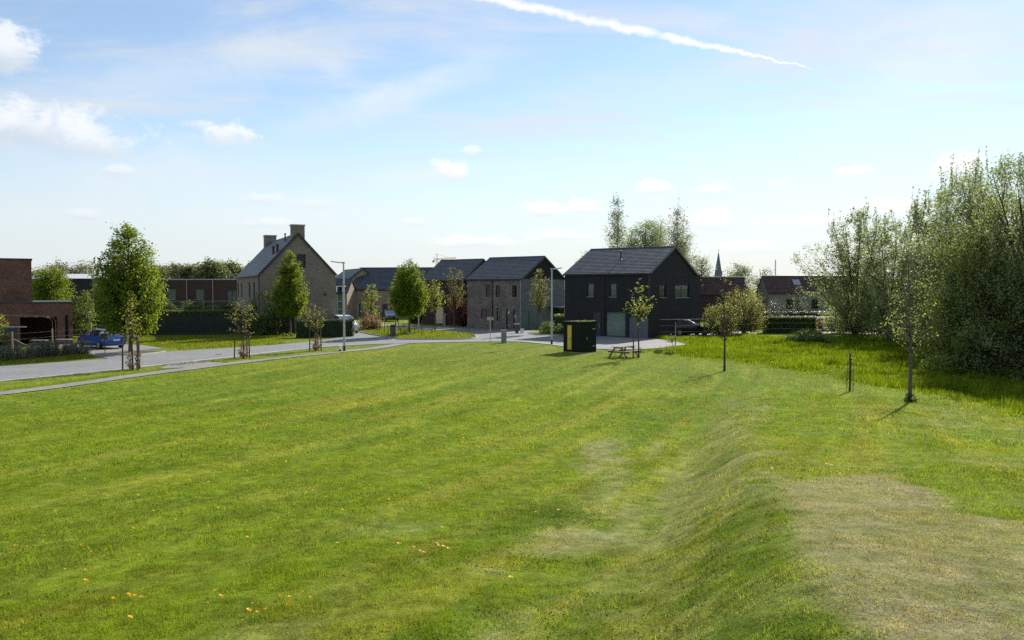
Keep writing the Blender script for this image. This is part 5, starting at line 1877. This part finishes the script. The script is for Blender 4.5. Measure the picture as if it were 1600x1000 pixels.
street_lamp((-12.45, 58.3, 0), 6.65, R(165), 'grey street lamp beside the white bollard, its arm pointing left')
street_lamp((3.28, 64.9, 0), 6.35, R(35), 'grey street lamp just left of the dark green shed, its arm pointing right')
sl = MB()
o = thing('lamp_post_stub', 'short grey post on the island between the bin and the plump hornbeam', 'post', (-9.4, 79.2, .14))
sl.tube([(0, 0, 0), (0, 0, 2.6)], .07, 10)
sl.build('pole', 'galv', o)
sl = MB()
sl.lathe([(.075, 2.6), (.075, 2.63), (.02, 2.68)], 10)
sl.build('cap', 'galv', o)

b = thing('bollard', 'short white bollard beside the left street lamp', 'bollard', (-12.75, 58.2, 0))
m = MB()
m.lathe([(.10, 0), (.10, .36), (.095, .44), (.05, .47)], 14)
m.build('post', 'white', b)
m = MB()
m.lathe([(.104, .0), (.104, .14)], 14)
m.build('base_band', 'bin', b)

b = thing('litter_bin', 'dark grey cylindrical litter bin on the island by the plump hornbeam', 'litter bin', (-11.3, 74.6, .14))
m = MB()
m.lathe([(.24, .05), (.26, .15), (.26, .92), (.25, .94)], 18)
m.build('body', 'bin', b)
m = MB()
m.lathe([(.28, .945), (.28, 1.02), (.2, 1.08), (.05, 1.1)], 18)
m.build('lid', 'blackplastic', b)
m = MB()
m.box(-.05, .05, -.05, .05, -.05, .05)
m.build('foot', 'trim', b)

# low stakes with a rope round the island planting
for i, (x, y, h) in enumerate([(-13.8, 81.8, .8), (-13.0, 80.2, 1.15), (-12.0, 83.2, 1.0), (-9.6, 77.6, .75), (-8.75, 76.2, 1.35), (-8.0, 78.6, .7)]):
    s = thing('stake', 'small wooden stake on the grass island, ' + ('leftmost', 'second from left', 'behind the bin', 'right beside the hornbeam trunk', 'tallest, right of the hornbeam', 'rightmost and shortest')[i], 'stake', (x, y, .14), 0, 'stakes on the grass island')
    m = MB()
    m.tube([(0, 0, 0), (.01, 0, h)], [.04, .035], 8)
    m.build('shaft', 'darkwood', s)
    m = MB()
    m.lathe([(.036, h), (.03, h + .03), (.005, h + .05)], 8, (.01, 0, 0))
    m.build('tip', 'darkwood', s)
for i, (x, y, h) in enumerate([(-12.4, 79.2, 1.2), (-11.0, 78.2, 1.0), (-10.6, 81.2, .9)]):
    tree('island_shrub', 'thin pale shoots on the island, ' + ('left of the bin', 'behind the bin', 'by the grey post')[i], (x, y, .14), h, .5, .1, 'bush', 26, 7, .1, ('limeleaf', 'olive', 'redgreen')[i], 'bark', 190 + i, .015, stems=3, splay=.7, cat='shrub', spread=.07)
tree('foot_tuft', 'green tuft at the foot of the plump hornbeam', (-10.2, 76.3, .14), .4, .55, .02, 'dome', 40, 14, .1, 'greenleaf', 'bark', 195, .01, stems=3, splay=.7, cat='weed', spread=.07)
tree('foot_tuft', 'green tuft at the foot of the columnar hornbeam', (-21.7, 76.2, 0), .4, .7, .02, 'dome', 50, 14, .1, 'hedgelight', 'bark', 196, .01, stems=3, splay=.7, cat='weed', spread=.07)

# sign post, cabinet, mailboxes
s = thing('sign_post', 'thin sign post with small plates seen from behind, by the utility cabinet', 'sign', (-1.88, 67.9, 0))
m = MB()
m.tube([(0, 0, 0), (0, 0, 2.25)], .03, 8)
m.build('pole', 'galv', s)
m = MB()
m.box(-.27, -.02, -.045, -.032, 1.92, 2.2)
m.build('plate', 'stone', s)
m = MB()
m.box(.02, .27, -.04, -.028, 1.95, 2.17)
m.build('plate', 'zinc', s)
c = thing('utility_cabinet', 'grey-green utility cabinet on the lawn edge by the sign post', 'cabinet', (-.70, 67.2, 0), R(10))
m = MB()
m.box(-.21, .21, -.16, .16, 0, 1.06)
m.build('body', 'greycab', c)
m = MB()
m.box(-.235, .235, -.185, .185, 1.064, 1.12)
m.build('lid', 'greycab', c)
m = MB()
m.box(-.18, .18, -.172, -.163, .12, 1.0)
dd = m.build('door', 'greycab', c)
m = MB()
m.box(.10, .13, -.19, -.173, .5, .62)
m.build('handle', 'trim', dd)
for i, (x, y, h, lab) in enumerate([(.5, 81.2, 1.0, 'grey pillar mailbox in front of the grey brick house'), (-30.0, 57.9, 1.45, 'dark mailbox on a post beside the blue car'), (-8.4, 97.2, 1.5, 'grey mailbox pillar before the plum brick house')]):
    b = thing('mailbox', lab, 'mailbox', (x, y, 0), R(12))
    if i == 1:
        m = MB()
        m.box(-.03, .03, -.03, .03, 0, .95)
        m.build('post', 'trim', b)
        m = MB()
        m.box(-.24, .24, -.16, .16, .95, 1.35)
        m.build('body', 'trim', b)
    else:
        m = MB()
        m.box(-.15, .15, -.15, .15, 0, h - .05)
        m.build('body', 'zinc' if i else 'bin', b)
    m = MB()
    m.box(-.3, .3, -.2, .2, h - .046 if i != 1 else 1.354, h + .02 if i != 1 else 1.42)
    m.build('cap', 'galv', b)
b = thing('meter_box', 'small white meter box on the ground beside the pillar mailbox', 'box', (1.05, 81.4, 0), R(12))
m = MB()
m.box(-.17, .17, -.12, .12, 0, .45)
m.build('body', 'white', b)
m = MB()
m.box(-.19, .19, -.14, .14, .454, .5)
m.build('lid', 'galv', b)

# dark green shed with the yellow stripe
sh = thing('green_shed', 'dark green box shed with a tall yellow panel on the lawn edge', 'shed', (4.98, 57.7, 0), R(-45))
w_, d_, h_ = 1.8, 1.6, 2.2
# local -y faces the viewer's left, local x the right side
m = MB()
m.box(-w_ / 2, w_ / 2, -d_ / 2, d_ / 2, .04, h_)
m.build('body', 'boxgreen', sh)
m = MB()
m.box(-w_ / 2 - .05, w_ / 2 + .05, -d_ / 2 - .05, d_ / 2 + .05, h_ + .003, h_ + .07)
m.build('roof', 'boxgreen', sh)
m = MB()
m.box(-w_ / 2 - .02, w_ / 2 + .02, -d_ / 2 - .02, d_ / 2 + .02, -.02, .038)
m.build('plinth', 'kerb', sh)
for k in range(9):
    m = MB()
    x = -w_ / 2 + .02 + k * (w_ - .04) / 9
    if k in (2, 3):
        continue
    m.box(x + .008, x + (w_ - .04) / 9 - .008, -d_ / 2 - .022, -d_ / 2 - .002, .06, h_ - .01)
    m.build('plank', 'boxgreen', sh)
for k in range(8):
    m = MB()
    y = -d_ / 2 + .02 + k * (d_ - .04) / 8
    m.box(w_ / 2 + .002, w_ / 2 + .022, y + .008, y + (d_ - .04) / 8 - .008, .06, h_ - .01)
    m.build('plank', 'boxgreen', sh)
m = MB()
m.box(-.48, -.10, -d_ / 2 - .03, -d_ / 2 - .003, .22, h_ - .22)
yp = m.build('yellow_panel', 'yellow', sh)
m = MB()
m.box(-.24, -.16, -d_ / 2 - .036, -d_ / 2 - .031, .95, 1.05)
m.build('plate', 'redlight', yp)
m = MB()
m.box(w_ / 2 + .024, w_ / 2 + .06, -.35, -.31, .95, 1.15)
m.build('handle', 'galv', sh)
for z in (.45, 1.7):
    m = MB()
    m.box(w_ / 2 + .024, w_ / 2 + .035, .3, .62, z, z + .06)
    m.build('hinge', 'galv', sh)
rng = np.random.default_rng(77)
q = np.c_[rng.uniform(-w_ / 2, w_ / 2, 500), rng.uniform(-d_ / 2, d_ / 2, 500), np.full(500, h_ + .1)]
q = q[fbm(q[:, 0] + 9, q[:, 1] + 9, 2.2, 2, 7) > .58]
V, F, t = leaf_quads(q, .12, rng, .5)
o = np_mesh('roof_plants', V, F, 'hedgelight', sh, t)

# picnic table
pt = thing('picnic_table', 'weathered wooden picnic table with attached benches on the lawn', 'picnic table', (7.6, 53.4, tz(7.6, 53.4)), R(48))
for k in range(5):
    m = MB()
    y = -.36 + k * .15
    m.box(-.92, .92, y, y + .135, .70, .745)
    m.build('plank', 'wood', pt)
for sy in (-1, 1):
    for k in range(2):
        m = MB()
        y = sy * .72 - .14 + k * .145
        m.box(-.92, .92, y, y + .13, .42, .465)
        m.build('bench_plank', 'wood', pt)
for sx in (-.68, .68):
    for sy in (-1, 1):
        m = MB()
        m.bar((sx, sy * .72, 0), (sx, sy * .24, .70), .075, .10, (1, 0, 0))
        m.build('leg', 'wood', pt)
    m = MB()
    m.bar((sx + .06, -.86, .37), (sx + .06, .86, .37), .045, .10)
    m.build('crossbeam', 'wood', pt)
    m = MB()
    m.bar((sx + .06, -.36, .655), (sx + .06, .36, .655), .045, .085)
    m.build('top_batten', 'wood', pt)

# stakes of the lawn trees and the lone post on the mound
for (x, y, h, lab) in [(8.12, 52.6, 1.75, 'dark stake supporting the yellow-tufted tree'), (14.18, 32.9, 1.62, 'dark lone post on the mound before the meadow'), (13.18, 63.4, 1.95, 'pale stake of the tiny sapling by the rail fence')]:
    s = thing('stake', lab, 'stake', (x, y, tz(x, y)))
    m = MB()
    m.tube([(0, 0, -.1), (.01, .0, h * .5), (0, .01, h)], [.045, .043, .04], 8)
    m.build('shaft', 'woodgrey' if 'pale' in lab else 'darkwood', s)
    m = MB()
    m.tube([(-.05, 0, h - .25), (.06, 0, h - .25)], .05, 8)
    m.build('tie', 'blackplastic', s)
tree('wild_shoots', 'thin bare shoots round the lone post on the mound', G_Z(14.22, 32.95), 1.5, .3, .2, 'bush', 14, 1, .05, 'olive', 'bark_dark', 198, .008, stems=3, splay=.7, cat='shrub', limb_r=.004)
tree('foot_tuft', 'dark tuft at the foot of the tall young tree on the mound', G_Z(14.53, 28.55), .32, .3, .02, 'dome', 26, 14, .09, 'greenleaf', 'bark_dark', 199, .01, stems=3, splay=.7, cat='weed', spread=.05)


# ------------------------------------------------------------------ cars
CAR = {
    'estate': dict(st=[(2.2, .34, .60, .63, .60, .48), (2.08, .24, .72, .76, .80, .68), (1.6, .2, .86, .90, .88, .76), (.98, .2, .93, .99, .9, .78), (.15, .2, .96, 1.43, .9, .63), (-.28, .2, .97, 1.49, .9, .64), (-.36, .2, .97, 1.49, .9, .64),
                       (-1.18, .2, .98, 1.48, .9, .63), (-1.28, .2, .98, 1.47, .9, .63), (-1.78, .22, 1.0, 1.41, .89, .61), (-2.12, .28, 1.0, 1.03, .86, .76), (-2.22, .36, .78, .82, .82, .7), (-2.24, .42, .6, .63, .76, .6)],
                   ws=(3, 4), side=[(4, 5), (6, 7), (8, 9)], rw=(9, 10), wheels=(1.36, -1.3)),
    'van': dict(st=[(2.1, .36, .66, .70, .66, .5), (1.98, .26, .86, .92, .84, .7), (1.45, .22, 1.0, 1.06, .9, .78), (1.2, .22, 1.06, 1.14, .9, .78), (.35, .22, 1.08, 1.75, .9, .7), (-.4, .22, 1.08, 1.82, .9, .72), (-.5, .22, 1.08, 1.82, .9, .72),
                    (-1.3, .22, 1.08, 1.82, .9, .72), (-1.4, .22, 1.08, 1.82, .9, .72), (-1.95, .24, 1.08, 1.78, .89, .7), (-2.1, .3, 1.06, 1.1, .87, .8), (-2.15, .36, .8, .84, .84, .74)],
                ws=(3, 4), side=[(4, 5), (6, 7)], rw=(9, 10), wheels=(1.35, -1.35)),
}


def car(name, label, loc, rz, paint, kind, scale=1.0):
    root = thing(name, label, 'car', loc, rz)
    root.scale = (scale,) * 3
    K = CAR[kind]
    st = K['st']

    def ring(s):
        x, zl, zb, zt, hw, ht = s
        half = [(0, zl), (hw * .86, zl), (hw, zl + .16), (hw * 1.01, (zl + zb) / 2 + .05), (hw * .985, zb - .04), (hw * .95, zb), (ht, zt - .045), (ht * .84, zt), (0, zt + .02)]
        return [(x, y, z) for y, z in half] + [(x, -y, z) for y, z in half[-2:0:-1]]
    rings = [ring(s) for s in st]
    n = len(rings[0])
    V = [p for r in rings for p in r]
    body, glass = [], {}
    for i in range(len(rings) - 1):
        for k in range(n):
            k2 = (k + 1) % n
            f = (i * n + k, i * n + k2, (i + 1) * n + k2, (i + 1) * n + k)
            kk = k if k < 8 else n - 1 - k           # mirrored segment
            key = None
            if (i, i + 1) == K['ws'] and kk in (6, 7):
                key = 'windscreen'
            elif (i, i + 1) == K['rw'] and kk in (6, 7):
                key = 'rear_window'
            elif (i, i + 1) in K['side'] and kk == 5:
                key = ('side_window', i, k < 8)
            if key:
                glass.setdefault(key, []).append(f)
            else:
                body.append(f)
    body.append(tuple(range(n)))
    body.append(tuple((len(rings) - 1) * n + k for k in range(n - 1, -1, -1)))
    m = MB()
    m.add(V, body)
    bd = m.build('body', paint, root, smooth=True)
    bm = bmesh.new()
    bm.from_mesh(bd.data)
    bmesh.ops.delete(bm, geom=[v for v in bm.verts if not v.link_faces], context='VERTS')
    bmesh.ops.recalc_face_normals(bm, faces=bm.faces)
    for e in bm.edges:
        if len(e.link_faces) == 2 and e.calc_face_angle(0) > R(38):
            e.smooth = False
    bm.to_mesh(bd.data)
    bm.free()
    for key, fs in glass.items():
        idx = sorted({i for f in fs for i in f})
        mp = {v: k for k, v in enumerate(idx)}
        m = MB()
        m.add([V[i] for i in idx], [tuple(mp[i] for i in f) for f in fs])
        m.build(key if isinstance(key, str) else key[0], 'carglass', root)
    m = MB()
    m.box(-1.6, 1.1, -.7, .7, .35, .75)
    for sx in (.35, -.6):
        for sy in (-.38, .38):
            m.box(sx - .1, sx + .08, sy - .24, sy + .24, .752, 1.2)
    m.build('seats', 'blackplastic', root)
    for wx in K['wheels']:
        for sy in (-1, 1):
            a = MB()
            pr = [(.37 * math.cos(t), .37 * math.sin(t)) for t in np.linspace(0, 2 * math.pi, 20, endpoint=False)]
            a.add([(wx + p[0], sy * .902, .33 + p[1]) for p in pr], [tuple(range(20))])
            a.build('wheel_arch', 'blackplastic', root)
            w = bpy.data.objects.new('wheel', None)
            COL.objects.link(w)
            w.parent = root
            w.location = (wx, sy * .84, .315)
            w.rotation_euler = (R(90), 0, 0)
            t = MB()
            t.lathe([(.2, -.095), (.29, -.1), (.315, -.07), (.315, .07), (.29, .1), (.2, .095)], 20)
            t.build('tyre', 'tyre', w)
            r_ = MB()
            r_.lathe([(.205, -.08), (.2, -.1), (.06, -.105), (.05, .105), (.2, .1), (.205, .08)], 20)
            r_.build('rim', 'rim', w)
    zb = st[0][2]
    for sy in (-1, 1):
        m = MB()
        m.box(st[1][0] - .14, st[1][0] + .02, sy * .66 - .12, sy * .66 + .12, zb - .02, zb + .1)
        m.build('headlight', 'lampglass', root)
        m = MB()
        xr = st[-2][0]
        m.box(xr - .005, xr + .13, sy * .74 - .09, sy * .74 + .09, .78, .98)
        m.build('tail_light', 'redlight', root)
        m = MB()
        m.box(.72, .86, sy * .98 - .09, sy * .98 + .09, .95, 1.08)
        m.build('mirror', paint, root)
        if kind == 'estate':
            m = MB()
            m.tube([(.0, sy * .52, 1.49), (-.2, sy * .53, 1.53), (-1.4, sy * .53, 1.52), (-1.6, sy * .52, 1.47)], .018, 6)
            m.build('roof_rail', 'galv', root)
    xr = st[-1][0]
    m = MB()
    m.box(xr - .02, xr + .004, -.26, .26, .62, .73) if kind == 'estate' else m.box(xr - .02, xr + .004, -.26, .26, .55, .66)
    m.build('number_plate', 'white', root)
    m = MB()
    m.box(xr - .03, xr + .12, -.72, .72, .36, .50)
    m.build('rear_bumper', 'blackplastic' if kind == 'van' else paint, root)
    return root


car('parked_car', 'blue estate car parked on the driveway by the red brick house', (-32.2, 61.6, .03), math.atan2(3.6, -5.2), 'blue_paint', 'estate')
car('parked_car', 'black car parked behind the rail fence beside the black house', (17.6, 78.6, .0), R(12), 'black_paint', 'estate')
car('parked_van', 'pale van-like car parked behind the dark clipped hedge', (-17.5, 82.3, .03), R(-62), 'white_paint', 'van')
car('parked_car', 'navy car parked in front of the tan row house', (-17.4, 112, .03), R(-70), 'navy_paint', 'estate')
car('parked_car', 'bright red car glimpsed behind the leftmost willow', (35.2, 87, 0), R(10), 'red_paint', 'estate')
sheet('side_street', [(28, 82.9), (90, 60), (95, 64), (80, 84), (30, 90)], .02, 'path')
sheet('parking_strip', [(14, 76.2), (22, 78.4), (26, 81.6), (25.5, 84.5), (17, 82)], .02, 'path')


# ------------------------------------------------------------------ dandelions
def dandelions():
    m = MB()
    for ring_, (n, r, z, tilt) in enumerate(((11, .020, .004, .3), (9, .014, .008, .6), (6, .008, .012, 1.0))):
        for k in range(n):
            a = 2 * math.pi * k / n + ring_ * .3
            c, s = math.cos(a), math.sin(a)
            wd = r * .36
            m.add([(-s * wd * .4, c * wd * .4, z), (c * r - s * wd, s * r + c * wd, z + r * tilt), (c * r * 1.08, s * r * 1.08, z + r * tilt), (c * r + s * wd, s * r - c * wd, z + r * tilt)], [(0, 3, 2, 1)])
    me = m.build('dandelion', 'petal')
    mesh = me.data
    bpy.data.objects.remove(me)
    rnd = random.Random(12)
    pts = []
    for (cx, cy, n, s) in [(-2.15, 7.0, 7, .14), (-1.1, 9.2, 6, .16), (-3.76, 7.4, 4, .1), (-3.1, 13.4, 12, .7), (-3.55, 21.9, 9, .9), (-2.0, 17.5, 10, 1.3), (-5.6, 14.9, 4, .8), (-5.6, 10.1, 5, .7), (3.95, 11.3, 3, .12), (5.1, 12.5, 2, .1), (-4.2, 9.2, 5, .5), (-2.9, 8.1, 4, .4), (-6.5, 12.4, 4, .8)]:
        pts += [(rnd.gauss(cx, s), rnd.gauss(cy, s * 1.4)) for _ in range(n)]
    for _ in range(75):
        y = rnd.uniform(6.5, 32)
        pts.append((rnd.uniform(-.62, .12) * y, y))
    a = mesh.attributes.new('tint', 'FLOAT', 'POINT')
    a.data.foreach_set('value', np.random.default_rng(3).uniform(.2, .8, len(mesh.vertices)))
    for (x, y) in pts:
        o = bpy.data.objects.new('dandelion', mesh)
        COL.objects.link(o)
        o.location = (x, y, tz(x, y) + rnd.uniform(.035, .065))
        o.rotation_euler = (rnd.uniform(-.4, .4), rnd.uniform(-.4, .4), rnd.uniform(0, 6))
        s = rnd.uniform(.75, 1.2)
        o.scale = (s, s, s)
        tag(o, 'small yellow dandelion flower in the mown lawn', 'flower', 'dandelions in the lawn')


dandelions()



# ------------------------------------------------------------------ small stuff in the turf
def turf_litter():
    rng = np.random.default_rng(501)
    # clover and plantain leaves
    x, y = scatter(36000, 3.2, 16, -38, 38, 502)
    k = (fbm(x, y, .9, 3, 503) > .52)
    x, y = x[k], y[k]
    _, dry, _ = sward(x, y)
    k = dry < .35
    x, y = x[k], y[k]
    C = np.c_[x, y, terrain(x, y) + rng.uniform(.010, .032, len(x))]
    V, F, t = leaf_quads(C, .024, rng, .6, None, 1.4)
    o = np_mesh('clover', V, F, 'clover', None, t)
    o['kind'] = 'stuff'
    # mown straw lying on the dry ground
    x, y = scatter(90000, 3.2, 17, -38, 38, 505)
    _, dry, _ = sward(x, y)
    k = rng.uniform(0, 1, len(x)) < dry * .9 + .06
    x, y = x[k], y[k]
    C = np.c_[x, y, terrain(x, y) + rng.uniform(.012, .03, len(x))]
    V, F, t = leaf_quads(C, .038, rng, 2.0, None, 9)
    o = np_mesh('dry_clippings', V, F, 'straw', None, t)
    o['kind'] = 'stuff'


turf_litter()


# ------------------------------------------------------------------ which one of the look-alikes: by their order from left to right
ORD = ['first', 'second', 'third', 'fourth', 'fifth', 'sixth', 'seventh', 'eighth', 'ninth', 'tenth', 'eleventh', 'twelfth', 'thirteenth', 'fourteenth', 'fifteenth', 'sixteenth', 'seventeenth', 'eighteenth', 'nineteenth', 'twentieth']


def by_order(group, text, key):
    obs = sorted([o for o in COL.objects if o.get('group') == group], key=key)
    for k, o in enumerate(obs):
        o['label'] = text % ORD[k]


bearing = lambda o: o.location.x / o.location.y
by_order('trees of the far wood', 'rounded far wood tree, %s from the left, before the beige house', bearing)
by_order('budding trees of the far wood', 'pale budding far wood tree behind the brick house, %s from the left', bearing)
by_order('skyline trees between the houses', 'low skyline tree between the house roofs, %s from the left', bearing)
by_order('undergrowth behind the willows', 'dark undergrowth shrub behind the willows, %s from the left', bearing)
by_order('lavender shrubs along the garden fence', 'grey-green lavender shrub below the wire fence, %s from the driveway end', lambda o: -o.location.y)
